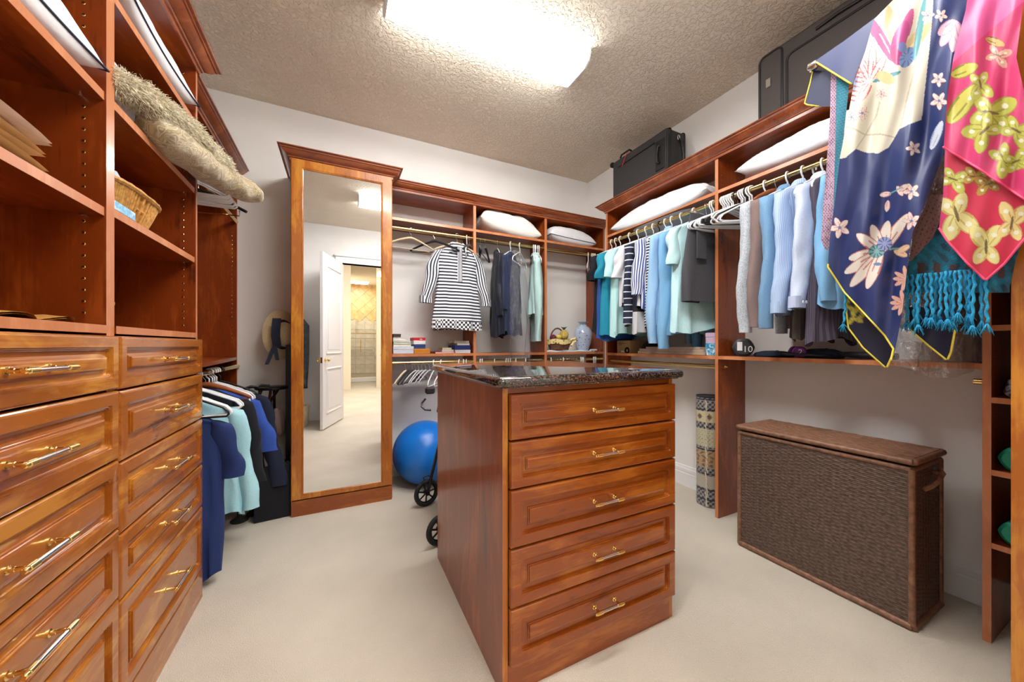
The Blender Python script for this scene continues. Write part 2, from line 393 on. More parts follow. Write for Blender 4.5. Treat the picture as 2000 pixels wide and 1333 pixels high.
struct('ceiling_shower', MB().box(.1, 1.4, -8.4, -4.8, 3.4, 3.5), CREAM)
sb = struct('wall_shower_back', MB().box(.1, 1.4, -8.5, -8.4, 0, 3.5), plain('grout', (200, 188, 168), .8))
TL1 = plain('pale_stone_tile', (206, 198, 184), .35, 0, .14, 6); TL2 = plain('gold_stone_tile', (214, 178, 126), .35, 0, .2, 7)
tm = MB().box(-.155, .155, 0, .012, -.155, .155, .004); tile0 = obj('tile', tm, TL1, sb); tile0.location = (.37, -8.4, .3)
td = obj('tile', MB().box(-.155, .155, 0, .012, -.155, .155, .004), TL2, sb); td.location = (.42, -8.398, 2.3); td.rotation_euler = (0, PI / 4, 0)
for i in range(4):
    for j in range(6):
        if i or j:
            q = tile0.copy(); COL.objects.link(q); q.location = (.37 + .32 * i, -8.4, .3 + .32 * j)
for i in range(6):
    for j in range(6):
        x, z = .2 + .2263 * i, 2.22 + .2263 * j
        if (i + j) % 2 == 0 and (i, j) != (0, 0):
            q = td.copy(); COL.objects.link(q); q.location = (x, -8.398, z)
struct('trim_shower_curb', MB().box(.2, 1.3, -6.75, -6.6, 0, .13, .01), TRIMW)
sd = thing('shower_door', 'clear glass shower door with brass handle in the mirror reflection', 'shower door', (.75, -6.67, .13))
gm, nt, b = newmat('clear_shower_glass'); setin(b, Roughness=.0, IOR=1.1); b.inputs['Transmission Weight'].default_value = 1; b.inputs['Base Color'].default_value = (.93, .95, .93, 1)
obj('glass_pane', MB().box(.22, 1.28, -6.68, -6.67, .14, 2.3), gm, sd)
obj('handle', MB().tube([(.62, -6.66, .95), (.62, -6.6, .95), (.62, -6.6, 1.35), (.62, -6.66, 1.35)], .012), GOLD, sd, True)
obj('rail', MB().tube([(.25, -6.64, 1.55), (1.2, -6.64, 1.55)], .012), GOLD, sd, True)
sh = thing('shower_head', 'small chrome shower head on the tiled wall in the reflection', 'shower head', (.6, -8.38, 2.05))
obj('arm', MB().tube([(.6, -8.4, 2.1), (.6, -8.3, 2.12), (.6, -8.22, 2.06)], .012), CHROME, sh, True)
obj('head', MB().lathe([(.015, .03), (.05, 0), (.05, -.015), (.02, -.02)], (.6, -8.2, 2.03), 16), CHROME, sh, True)
sc_ = thing('wall_sconce', 'small glass wall sconce in the bathroom reflection', 'wall lamp', (1.0, -4.69, 3.15))
obj('arm', MB().tube([(1.0, -4.7, 3.2), (1.0, -4.62, 3.24), (1.0, -4.56, 3.2)], .012), GOLD, sc_, True)
obj('shade', MB().lathe([(.02, .06), (.045, .03), (.07, -.05), (.085, -.09), (.08, -.09), (.04, .02)], (1.0, -4.56, 3.14), 18, False, False), plain('sconce_glass', (250, 244, 230), .4, emit=(255, 240, 210), es=1.2), sc_, True)
single('grab_bar', 'straight grab bar on shower tiles in the reflection', 'grab bar', MB().tube([(.4, -8.38, 1.0), (.4, -8.33, 1.0), (1.1, -8.33, 1.0), (1.1, -8.38, 1.0)], .016), CHROME, (.75, -8.38, 1.0), world=True)

# ------------------------------------------------------------------ ceiling light fixtures
def lens_mat(name, power):
    LENS, nt, b = newmat(name); setin(b, Roughness=.4); b.inputs['Base Color'].default_value = (.95, .95, .95, 1)
    tc = N(nt, 'ShaderNodeTexCoord'); sp = N(nt, 'ShaderNodeSeparateXYZ'); nt.links.new(tc.outputs['Object'], sp.inputs[0])
    ab = N(nt, 'ShaderNodeMath', operation='ABSOLUTE'); nt.links.new(sp.outputs[1], ab.inputs[0])
    sub = N(nt, 'ShaderNodeMath', operation='SUBTRACT'); sub.inputs[1].default_value = .06; nt.links.new(ab.outputs[0], sub.inputs[0])
    a2 = N(nt, 'ShaderNodeMath', operation='ABSOLUTE'); nt.links.new(sub.outputs[0], a2.inputs[0])
    rr = ramp(nt, [(0.0, (1, 1, 1, 1)), (.035, (.8, .8, .8, 1)), (.055, (.45, .45, .46, 1)), (.085, (.42, .42, .43, 1))]); nt.links.new(a2.outputs[0], rr.inputs[0])   # two tubes behind the lens
    em = N(nt, 'ShaderNodeMath', operation='MULTIPLY'); em.inputs[1].default_value = power; nt.links.new(rr.outputs[0], em.inputs[0])
    b.inputs['Emission Color'].default_value = (1, .985, .96, 1); nt.links.new(em.outputs[0], b.inputs['Emission Strength'])
    return LENS
def fixture(cx, cy, label, LENS):
    t = thing('ceiling_light', label, 'ceiling light', (cx, cy, ZC), group='wraparound ceiling lights', local=True)
    L2 = .615; prof = [(-.145, -.004), (-.145, -.03), (-.128, -.07), (-.09, -.094), (.09, -.094), (.128, -.07), (.145, -.03), (.145, -.004)]
    mb = MB(); mb.loft([[(x, y, z) for y, z in prof] for x in (-L2 + .012, L2 - .012)], False)
    obj('lens', mb, LENS, t, True, angle=20)
    obj('housing', MB().box(-L2 + .01, L2 - .01, -.12, .12, -.02, -.0005), TRIMW, t)
    for s in (-1, 1):
        e = MB(); p2 = [(y * 1.02, z * 1.03) for y, z in prof]
        e.loft([[(s * (L2 - .012), y, z) for y, z in p2], [(s * L2, y, z) for y, z in p2]], True, True, True)
        obj('end_cap', e, TRIMW, t)
    return t
fixture(.833, 1.955, 'long ceiling light fixture above the island, in direct view', lens_mat('acrylic_lens_over_island', LAMP))
fixture(.833, .72, 'second ceiling light fixture seen only in the mirror', lens_mat('acrylic_lens_near_door', LAMP2))

# ------------------------------------------------------------------ casework helpers
def crown(path, z0, parent, name='crown', mat=None, closed=False):
    prof = [(0, -.012), (.008, -.012), (.010, .004), (.017, .006), (.019, .014), (.028, .017), (.045, .03), (.054, .043), (.06, .045), (.062, .054), (.072, .056), (.074, .062), (0, .062)]
    P = [Vector((x, y)) for x, y in path]; K = len(P); offs = []
    for i in range(K):
        d0 = (P[i] - P[i - 1]).normalized() if i > 0 else None; d1 = (P[i + 1] - P[i]).normalized() if i < K - 1 else None
        n0 = Vector((d0.y, -d0.x)) if d0 else None; n1 = Vector((d1.y, -d1.x)) if d1 else None
        if n0 is None: o = n1
        elif n1 is None: o = n0
        else:
            o = (n0 + n1); o = o / (o.length_squared / 2) if o.length > 1e-6 else n0
        offs.append(o)
    mb = MB(); mb.loft([[(P[i].x + offs[i].x * a, P[i].y + offs[i].y * a, z0 + h) for a, h in prof] for i in range(K)], True, True, True)
    return obj(name, mb, mat or CRW, parent, True, angle=25)
def front_rings(w, h, k=4):
    R = [(0, -.02, .001), (0, -.007, .001), (.0012, -.0035, .001), (.004, -.001, .001), (.008, .0, .001), (.038, .0, .001), (.0385, -.004, .014), (.0425, -.003, .013), (.043, -.0075, .013), (.047, -.0065, .011), (.0475, -.0115, .011), (.060, -.012, .001), (.066, -.0105, .001), (.0665, -.0065, .001), (.0705, -.006, .001), (.071, -.0015, .001), (.076, .0, .001)]
    mx = min(w, h) * .5 - .012
    sc = min(1.0, mx / .076)
    out = []
    for ins, dep, r in R:
        ins *= sc; a, b = w / 2 - ins, h / 2 - ins; ring = []
        for cx, cy, a0 in ((a - r, b - r, 0), (-a + r, b - r, PI / 2), (-a + r, -b + r, PI), (a - r, -b + r, 1.5 * PI)):
            for j in range(k + 1):
                t = a0 + PI / 2 * j / k; ring.append((cx + r * math.cos(t), cy + r * math.sin(t), dep))
        out.append(ring)
    return out
def drawer(parent, c, U, Nn, w, h, mat, hl=.125):
    """raised-panel drawer front centred at c, width axis U, outward normal Nn, with a bar pull"""
    U, Nn, V, c = Vector(U), Vector(Nn), Vector((0, 0, 1)), Vector(c)
    to = lambda p: tuple(c + U * p[0] + V * p[1] + Nn * p[2])
    mb = MB(); mb.loft([[to(p) for p in r] for r in front_rings(w, h)], True, True, True)
    d = obj('drawer', mb, mat, parent, True, angle=12)
    g = MB(); q = hl / 2 - .022
    for s in (-1, 1):
        g.tube([to((s * q, 0, -.002)), to((s * q, 0, .003)), to((s * q, 0, .004)), to((s * q, 0, .012)), to((s * q, 0, .013)), to((s * q, 0, .034))], [.009, .009, .0055, .0055, .0045, .0045], 10)
        g.tube([to((s * (q - .012), 0, .034)), to((s * (q - .011), 0, .034)), to((s * (q + .012), 0, .034)), to((s * (q + .013), 0, .034)), to((s * (q + .02), 0, .034)), to((s * (q + .022), 0, .034))], [.0062, .0075, .0075, .006, .006, .004], 12)
    g.tube([to((-q + .01, 0, .034)), to((q - .01, 0, .034))], .0052, 12, m=1)
    obj('handle', g, [GOLD, CHROME], d, True)
    return d
def holes(parent, plane, pts, nrm, name='peg_holes'):
    """drilled shelf-pin holes with small metal sleeves, one joined part"""
    mb = MB(); n = Vector(nrm); a = n.orthogonal().normalized(); b = n.cross(a)
    for p in pts:
        p = Vector(p); r1 = [p + n * .0006 + (a * math.cos(t) + b * math.sin(t)) * .0042 for t in [2 * PI * j / 8 for j in range(8)]]
        r2 = [p + n * .0012 + (a * math.cos(t) + b * math.sin(t)) * .003 for t in [2 * PI * j / 8 for j in range(8)]]
        mb.loft([r1, r2], True); o = len(mb.v) - 8; mb.face(range(o, o + 8), 1)
    o = obj(name, mb, [GOLD, DARKHOLE], parent, recalc=False); o['kind'] = 'stuff'; return o
def rod(parent, a, b, r=.0145, mat=None):
    return obj('hanging_rod', MB().tube([a, b], r, 16), mat or BRASSROD, parent, True)
PT = .02   # panel thickness

# ------------------------------------------------------------------ left drawer-and-shelf cabinets
XF = -.595
def tall_cabinet(y0, y1, bots, shelves, label):
    t = thing('drawer_cabinet', label, 'cabinet', (XL, (y0 + y1) / 2, 0))
    for ya in (y0, y1 - PT): obj('side_panel', MB().box(XL, XF, ya, ya + PT, 0, 2.475, edge=['+x']), [WZ, EDGE], t)
    obj('back_panel', MB().box(XL + .001, XL + .012, y0 + PT, y1 - PT, .1, 2.475), WZ, t)
    obj('top_panel', MB().box(XL, XF, y0 + PT, y1 - PT, 2.455, 2.475, edge=['+x']), [WY, EDGE], t)
    obj('deck', MB().box(XL + .012, XF + .004, y0 + PT, y1 - PT, 1.213, 1.236, edge=['+x']), [WY, EDGE], t)
    obj('base_board', MB().box(XF - .02, XF + .019, y0 + .004, y1 - .002, 0, .128), FY, t)
    for z in shelves:
        obj('shelf', MB().box(XL + .012, XF - .004, y0 + PT, y1 - PT, z - .026, z, .0008, edge=['+x']), [WY, EDGE], t)
    tops = [1.206] + [q - .006 for q in bots[:-1]]
    for zt, zb in zip(tops, bots):
        drawer(t, (XF + .021, (y0 + y1) / 2, (zt + zb) / 2), (0, 1, 0), (1, 0, 0), y1 - y0 - .006, zt - zb, FY, .155)
    hp = [(XF - .045, y1 - PT, z) for z in np.arange(1.27, 2.44, .032)] + [(XL + .06, y1 - PT, z) for z in np.arange(1.27, 2.44, .032)]
    holes(t, 0, hp, (0, -1, 0))
    return t
ca = tall_cabinet(.75, 1.43, [1.054, .85, .65, .446, .135], [2.222, 1.9, 1.572], 'near left cabinet with wide drawers below pillow and paper bag shelves')
cb = tall_cabinet(1.43, 2.128, [1.05, .838, .626, .43, .135], [2.222, 1.905, 1.585], 'far left cabinet with fur throw and wicker tray on its shelves')
crown([(XF, .75), (XF, 1.43)], 2.46, ca); crown([(XF, 1.43), (XF, 2.128), (-.70, 2.128)], 2.46, cb)
for c_, y, z in ((cb, 2.105, 2.192), (cb, 2.105, 1.875), (cb, 2.105, 1.555), (ca, 1.408, 1.87), (ca, 1.408, 1.542)): obj('shelf_pin', MB().tube([(XF - .045, y + .003, z), (XF - .045, y - .012, z)], .004, 8), CHROME, c_, True)

# left hanging section, between the cabinets and the back wall
XH = -.695
lh = thing('hanging_unit', 'left corner hanging unit with end panel, beside the drawer cabinets', 'shelving unit', (XL, 2.73, 0))
obj('end_panel', MB().box(XL, XH, YB - PT, YB - .001, 0, 2.475, edge=['+x']), [WZ, EDGE], lh)
obj('top_panel', MB().box(XL, XH, 2.13, YB - PT, 2.455, 2.475, edge=['+x']), [WY, EDGE], lh)
obj('shelf', MB().box(XL, XH, 2.13, YB - PT, 2.21, 2.232, edge=['+x']), [WY, EDGE], lh)
mb = MB(); rings = []
for i in range(13):
    y = 2.13 + (YB - PT - 2.13) * i / 12; xf = -.612 - .085 * (i / 12) ** 1.4
    rings.append([(XL, y, 1.068), (xf, y, 1.068), (xf, y, 1.09), (XL, y, 1.09)])
mb.loft(rings, True, True, True); obj('lower_shelf', mb, WY, lh)
rod(lh, (-.7, 2.13, 2.11), (-.7, YB - PT, 2.11)); rod(lh, (-.69, 2.13, 1.02), (-.69, YB - PT, 1.02))
crown([(XH, 2.13), (XH, YB)], 2.46, lh)
holes(lh, 0, [(XH - .03, YB - PT, z) for z in np.arange(1.2, 2.18, .032)], (0, -1, 0))
obj('wall_panel', MB().box(XL + .001, XL + .01, 2.13, YB - PT, .3, 2.21), WZ, lh)

# ------------------------------------------------------------------ tall mirror cabinet
MX0, MX1, MY = -.296, .363, 2.826
mc = thing('mirror_cabinet', 'tall narrow cabinet with a full-length mirror door', 'cabinet', ((MX0 + MX1) / 2, YB, 0))
for xa in (MX0, MX1 - PT): obj('side_panel', MB().box(xa, xa + PT, MY + .02, YB - .001, 0, 2.475, edge=['-y']), [WZ, EDGE], mc)
obj('body', MB().box(MX0 + PT, MX1 - PT, MY + .045, YB - .001, .1, 2.475), WZ, mc)
obj('base_board', MB().box(MX0 + .002, MX1 - .002, MY + .002, MY + .03, 0, .105), FX, mc)
gx0, gx1, gz0, gz1 = -.222, .284, .15, 2.395
def ringrect(x0, x1, z0, z1, y): return [(x0, y, z0), (x1, y, z0), (x1, y, z1), (x0, y, z1)]
mb = MB(); dz0, dz1 = .112, 2.462
mb.loft([ringrect(MX0, MX1, dz0, dz1, MY + .02), ringrect(MX0, MX1, dz0, dz1, MY + .003), ringrect(MX0 + .004, MX1 - .004, dz0 + .004, dz1 - .004, MY), ringrect(gx0 - .012, gx1 + .012, gz0 - .012, gz1 + .012, MY),
         ringrect(gx0 - .01, gx1 + .01, gz0 - .01, gz1 + .01, MY + .003), ringrect(gx0 - .006, gx1 + .006, gz0 - .006, gz1 + .006, MY + .001), ringrect(gx0 - .003, gx1 + .003, gz0 - .003, gz1 + .003, MY + .002), ringrect(gx0, gx1, gz0, gz1, MY + .009), ringrect(gx0, gx1, gz0, gz1, MY + .02)], True)
dr = obj('door', mb, FZ, mc, True, angle=15)
obj('mirror', MB().box(gx0 - .002, gx1 + .002, MY + .009, MY + .013, gz0 - .002, gz1 + .002), MIRROR, dr)
obj('hinge_stile', MB().box(MX1 + .0002, MX1 + .004, MY + .022, MY + .06, .0, 2.46), WZ, mc)
crown([(MX0, YB), (MX0, MY + .015), (MX1, MY + .015), (MX1, 2.95)], 2.46, mc)

# ------------------------------------------------------------------ back hanging unit
BY = 3.03
bu = thing('hanging_unit', 'back wall hanging unit of three bays right of the mirror', 'shelving unit', (1.5, YB, 0))
DV = [(MX1 + .006, MX1 + .026), (1.093, 1.118), (1.845, 1.872), (XW - .022, XW - .001)]
for a, b_ in DV: obj('upright', MB().box(a, b_, BY, YB - .001, 0, 2.475, edge=['-y']), [WZ, EDGE], bu)
for (a0, a1), (b0, b1) in zip(DV[:-1], DV[1:]):
    obj('top_panel', MB().box(a1, b0, BY, YB - .001, 2.455, 2.475, edge=['-y']), [WX, EDGE], bu)
    obj('shelf', MB().box(a1, b0, BY, YB - .001, 2.21, 2.232, edge=['-y']), [WX, EDGE], bu)
    obj('lower_shelf', MB().box(a1, b0, BY, YB - .001, 1.083, 1.106, edge=['-y']), [WX, EDGE], bu)
    rod(bu, (a1, 3.045, 2.15), (b0, 3.045, 2.15)); rod(bu, (a1, 3.045, 1.03), (b0, 3.045, 1.03))
crown([(MX1 + .006, BY), (XW, BY)], 2.46, bu)
for x in (1.093, 1.845, XW - .022): holes(bu, 0, [(x, y, z) for y in (BY + .035, YB - .04) for z in np.arange(.2, 2.44, .032)], (-1, 0, 0))

# ------------------------------------------------------------------ right hanging unit
RX = 2.312
ru = thing('hanging_unit', 'right wall hanging unit of two wide bays', 'shelving unit', (XW, 1.55, 0))
RV = [(.421, .443), (1.54, 1.562), (2.642, 2.664)]
for a, b_ in RV: obj('upright', MB().box(RX, XW - .001, a, b_, 0, 2.475, edge=['-x']), [WZ, EDGE], ru)
for (a0, a1), (b0, b1) in zip(RV[:-1], RV[1:]):
    obj('top_panel', MB().box(RX, XW - .001, a1, b0, 2.455, 2.475, edge=['-x']), [WY, EDGE], ru)
    obj('shelf', MB().box(RX, XW - .001, a1, b0, 2.21, 2.232, edge=['-x']), [WY, EDGE], ru)
    obj('lower_shelf', MB().box(RX, XW - .001, a1, b0, 1.083, 1.106, edge=['-x']), [WY, EDGE], ru)
    rod(ru, (2.33, a1, 2.162), (2.33, b0, 2.162))
rod(ru, (2.34, 1.562, 1.03), (2.34, 2.642, 1.03))
crown([(XW, 2.664), (RX, 2.664), (RX, .421)], 2.46, ru)
for y in (1.54, 2.642): holes(ru, 0, [(x, y, z) for x in (RX + .035, XW - .04) for z in np.arange(.2, 2.44, .032)], (0, -1, 0))
holes(ru, 0, [(x, .443, z) for x in (RX + .035,) for z in np.arange(.2, 1.0, .032)], (0, 1, 0))
ck = MB().tube([(RX + .05, 1.54, 1.03), (RX + .05, 1.525, 1.03)], .009, 12).tube([(RX + .05, 1.525, 1.035), (RX + .05, 1.51, 1.028)], .006, 8)
obj('rod_socket', ck, GOLD, ru, True)
obj('rod_socket', MB().tube([(RX + .03, .443, 1.03), (RX + .03, .47, 1.03)], .012, 12), GOLD, ru, True)
# shelf tower beyond it
tw = thing('shelf_tower', 'narrow open shelf tower at the far right with small exercise weights', 'shelving unit', (XW, .2, 0))
obj('upright', MB().box(RX, XW - .001, -.3, -.28, 0, 2.475, edge=['-x']), [WZ, EDGE], tw)
obj('back_panel', MB().box(XW - .012, XW - .001, -.28, .421, .0, 2.455), WZ, tw)
for z in (.398, .687, .973, 1.258, 1.6, 1.95, 2.232, 2.474): obj('shelf', MB().box(RX + .002, XW - .012, -.28, .421, z - .022, z, edge=['-x']), [WY, EDGE], tw)
holes(tw, 0, [(RX + .035, .421, z) for z in np.arange(.2, 1.2, .032)], (0, -1, 0))
crown([(RX, .42), (RX, -.3)], 2.46, tw)
# tall cabinet at the near right, only its side shows
fc = thing('tall_cabinet', 'golden cherry side of a tall cabinet at the right edge', 'cabinet', (2.0, YF, 0))
CX0 = 1.765
obj('side_panel', MB().box(CX0, CX0 + .02, YF + .02, .287, 0, 2.475, .001), FZ, fc)
obj('side_panel', MB().box(2.27, 2.29, YF + .02, .287, 0, 2.475), WZ, fc)
obj('body', MB().box(CX0 + .02, 2.27, YF + .02, .265, .1, 2.475), WZ, fc)
obj('door', MB().box(CX0 + .003, 2.288, .266, .284, .1, 2.46, .002), FZ, fc)
obj('base_board', MB().box(CX0 + .02, 2.27, .2, .26, 0, .1), WX, fc)

# ------------------------------------------------------------------ island
IX0, IX1, IY0, IY1, IZ = .49, 1.30, 1.074, 1.94, 1.036
isl = thing('island_cabinet', 'free-standing cherry island with five drawers', 'island', ((IX0 + IX1) / 2, (IY0 + IY1) / 2, 0))
for xa in (IX0, IX1 - PT): obj('side_panel', MB().box(xa, xa + PT, IY0, IY1, 0, IZ, edge=['-y']), [WZ, FZ], isl)
obj('back_panel', MB().box(IX0 + PT, IX1 - PT, IY1 - PT, IY1, 0, IZ), WZ, isl)
obj('body', MB().box(IX0 + PT, IX1 - PT, IY0 + .022, IY1 - PT, .09, IZ - .002), WX, isl)
obj('top_rail', MB().box(IX0 + PT, IX1 - PT, IY0, IY0 + .022, 1.016, IZ), FX, isl)
obj('base_board', MB().box(IX0 + PT, IX1 - PT, IY0 - .002, IY0 + .02, 0, .1), FX, isl)
for zt, zb in ((1.014, .861), (.855, .698), (.692, .500), (.494, .300), (.294, .104)):
    drawer(isl, ((.512 + 1.298) / 2, IY0 - .021, (zt + zb) / 2), (1, 0, 0), (0, -1, 0), .786, zt - zb, FX, .14)
mb = MB(); rings = []
def slab(ins, z):
    a0, a1, b0, b1 = IX0 - .032 + ins, IX1 + .034 - ins, IY0 - .04 + ins, IY1 + .01 - ins; r = .02; ring = []
    for cx, cy, t0 in ((a1 - r, b1 - r, 0), (a0 + r, b1 - r, PI / 2), (a0 + r, b0 + r, PI), (a1 - r, b0 + r, 1.5 * PI)):
        for j in range(5):
            t = t0 + PI / 2 * j / 4; ring.append((cx + r * math.cos(t), cy + r * math.sin(t), z))
    return ring
for ins, z in ((.014, 1.0365), (.012, 1.041), (.004, 1.042), (.0, 1.048), (-.001, 1.056), (.001, 1.066), (.006, 1.073), (.014, 1.0755)): rings.append(slab(ins, z))
mb.loft(rings, True, True, True)
single('granite_worktop', 'dark polished granite slab on top of the island', 'countertop', mb, GRAN, ((IX0 + IX1) / 2, 1.5, 1.0365), world=True, angle=60)

# ------------------------------------------------------------------ soft goods
def noise2(x, y, seed=0):
    r = np.random.RandomState(seed); z = 0
    for k in range(6):
        a, b, p, am = r.uniform(-1, 1), r.uniform(-1, 1), r.uniform(0, 6.28), r.uniform(.4, 1)
        f = 2 + 2.2 * k
        z = z + am / (1 + .6 * k) * np.sin(f * (a * x + b * y) * 2 + p)
    return z / 2.5
def pillow(name, label, cat, loc, L, W, H, rot=(0, 0, 0), mat=None, seed=1, piping=None, group=None, wr=.006, sag=.0, flat=.35):
    n = 41; u = np.linspace(-1, 1, n); U, V = np.meshgrid(u, u, indexing='ij')
    e = 1 - .10 * (1 - np.abs(V) ** 2) * np.abs(U) ** 6; e2 = 1 - .08 * (1 - np.abs(U) ** 2) * np.abs(V) ** 6
    prof = np.clip((1 - np.abs(U) ** 3.2), 0, 1) ** .55 * np.clip((1 - np.abs(V) ** 3.2), 0, 1) ** .55
    X, Y = U * L / 2 * e, V * W / 2 * e2
    wv = noise2(U * 2.2, V * 2.2, seed) * wr * np.sqrt(prof) + np.abs(np.sin(5 * U + 3 * V + seed)) * wr * .6 * prof
    sg = -sag * (U ** 2)
    top = np.stack([X, Y, H * (1 - flat) * prof + wv + sg], -1); bot = np.stack([X, Y, -H * flat * prof + sg], -1)
    mb = MB(); mb.grid(top); mb.grid(bot[:, ::-1])
    o = single(name, label, cat, mb, mat or WHITECLOTH, loc, rot, group, angle=180, recalc=False)
    if piping:
        idx = [(i, 0) for i in range(n)] + [(n - 1, j) for j in range(1, n)] + [(i, n - 1) for i in range(n - 2, -1, -1)] + [(0, j) for j in range(n - 2, 0, -1)]
        obj('piping', MB().tube([tuple(top[i, j]) for i, j in idx], .0035, 6, closed=True), piping, o, True)
    return o
ST = 2.232
# pillows on the right unit's top shelf
p1 = plain('ivory_pillow_cotton', (236, 232, 226), .9, 0, .03, 12, .7, 8, sheen=.1)
pillow('pillow', 'long limp white pillow on the right top shelf left of the partition', 'pillow', (2.45, 2.09, ST + .035), .34, .98, .20, (0, .1, 0), seed=3, wr=.02, sag=.02)
pillow('pillow', 'plump white pillow on the right top shelf behind the scarves', 'pillow', (2.45, 1.0, ST + .05), .32, .84, .17, (0, .12, 0), seed=8, wr=.018)
pillow('pillow', 'cream wrinkled pillow in the middle bay of the back top shelf', 'pillow', (1.48, 3.17, ST + .075), .66, .32, .22, (0, .13, 0), p1, seed=5, wr=.02)
pillow('pillow', 'white pillow with dark piping in the right bay of the back top shelf', 'pillow', (2.20, 3.17, ST + .07), .62, .3, .19, (.1, .03, .05), seed=6, piping=NAVYTRIM, wr=.006)
# left cabinets
pillow('pillow', 'white pillow with navy piping on the near left cabinet shelf', 'pillow', (-.752, 1.10, 1.9 + .06), .34, .58, .17, (0, .06, 0), seed=9, piping=NAVYTRIM, wr=.009)
pillow('pillow', 'white pillow with navy piping on the far left cabinet top shelf', 'pillow', (-.745, 1.775, 2.222 + .06), .34, .62, .15, (0, .05, 0), seed=11, piping=NAVYTRIM, wr=.009)
pillow('cushion', 'pale grey cushion behind the fur throw on the far left cabinet', 'cushion', (-.75, 1.60, 1.905 + .07), .30, .3, .20, (0, .1, 0), plain('pale_grey_cotton', (208, 208, 222), .85, 0, .03), seed=12)
# fur throw and damask bolster
def sweep_cushion(pts, rad, n=28, seed=0, wr=.004, m=60):
    P = [Vector(p) for p in pts]; out = []
    for i in range(m):
        t = i / (m - 1) * (len(P) - 1); k = min(int(t), len(P) - 2); f = t - k
        p0, p1_, p2, p3 = P[max(k - 1, 0)], P[k], P[k + 1], P[min(k + 2, len(P) - 1)]
        out.append(.5 * ((2 * p1_) + (p2 - p0) * f + (2 * p0 - 5 * p1_ + 4 * p2 - p3) * f * f + (3 * p1_ - p0 - 3 * p2 + p3) * f ** 3))
    rings = []; r_ = np.random.RandomState(seed); ph = r_.uniform(0, 6, 6)
    for i, c in enumerate(out):
        t = (out[min(i + 1, m - 1)] - out[max(i - 1, 0)]).normalized(); a = Vector((0, 0, 1)); a = (a - t * a.dot(t)).normalized(); b_ = t.cross(a)
        s = i / (m - 1); e = min(1, (1 - (2 * s - 1) ** 8)) ** .5 if abs(2 * s - 1) < 1 else .05
        q = []
        for j in range(n):
            th = 2 * PI * j / n; w_ = wr * (math.sin(9 * s * 3 + 3 * th + ph[0]) + math.sin(23 * s + 2 * th + ph[1]) + .7 * math.sin(41 * s - 5 * th + ph[2]))
            rr = (rad(s) if callable(rad) else rad) * max(e, .04) + w_ * e
            q.append(c + a * rr * math.sin(th) + b_ * rr * 1.15 * math.cos(th))
        rings.append(q)
    return MB().loft(rings, True, True, True), out, rings
dm, nt, b = newmat('gold_damask'); tc = N(nt, 'ShaderNodeTexCoord'); no = N(nt, 'ShaderNodeTexNoise'); setin(no, Scale=9.0, Detail=1.5, Distortion=3.5); nt.links.new(tc.outputs['Object'], no.inputs['Vector'])
r = ramp(nt, [(.38, lin((150, 132, 96))), (.44, lin((206, 190, 156))), (.50, lin((140, 120, 84))), (.55, lin((210, 196, 162))), (.62, lin((158, 138, 100))), (.7, lin((190, 172, 136)))]); nt.links.new(no.outputs['Fac'], r.inputs[0]); nt.links.new(r.outputs[0], b.inputs['Base Color']); setin(b, Roughness=.5); b.inputs['Sheen Weight'].default_value = .4
mb, _, _ = sweep_cushion([(-.60, 1.62, 1.955), (-.565, 1.86, 1.965), (-.525, 2.06, 1.975), (-.465, 2.24, 1.99), (-.405, 2.37, 2.0)], lambda s: .062 - .008 * s, seed=2, wr=.0028)
single('bolster', 'beige damask bolster sticking out of the far left cabinet under the fur', 'bolster', mb, dm, (-.55, 1.95, 1.9), world=True, angle=180)
FUR = plain('shaggy_fur', (168, 152, 118), .95, 0, .35, 60)
mb, cl, rg = sweep_cushion([(-.62, 1.44, 1.965), (-.585, 1.62, 2.005), (-.56, 1.80, 2.035), (-.53, 2.0, 2.035), (-.505, 2.12, 2.01), (-.475, 2.2, 1.96)], lambda s: .043, seed=4, wr=.004)
fur = single('fur_throw', 'shaggy cream fur throw rolled on the far left cabinet shelf', 'throw', mb, FUR, (-.55, 1.8, 1.95), world=True, angle=180)
rn = np.random.RandomState(7); tf = MB()
for k in range(15000):
    i = rn.randint(1, len(rg) - 1); j = rn.randint(0, len(rg[0])); p = rg[i][j]; n_ = (p - cl[i]).normalized()
    d_ = (n_ * rn.uniform(.5, 1) + Vector(rn.uniform(-.6, .6, 3).tolist()) + Vector((0, 0, -.25))).normalized(); l_ = rn.uniform(.010, .020)
    sd_ = d_.orthogonal().normalized() * .0008; p = p + Vector(rn.uniform(-.006, .006, 3).tolist())
    tf.add([p - sd_, p + sd_, p + d_ * l_ * .6 + sd_ * .6, p + d_ * l_ + Vector((0, 0, -.004))], [(0, 1, 2), (0, 2, 3)])
fo = obj('fur_pile', tf, plain('fur_strands', (214, 204, 178), .9, 0, .5, 90), fur, recalc=False); fo['kind'] = 'stuff'

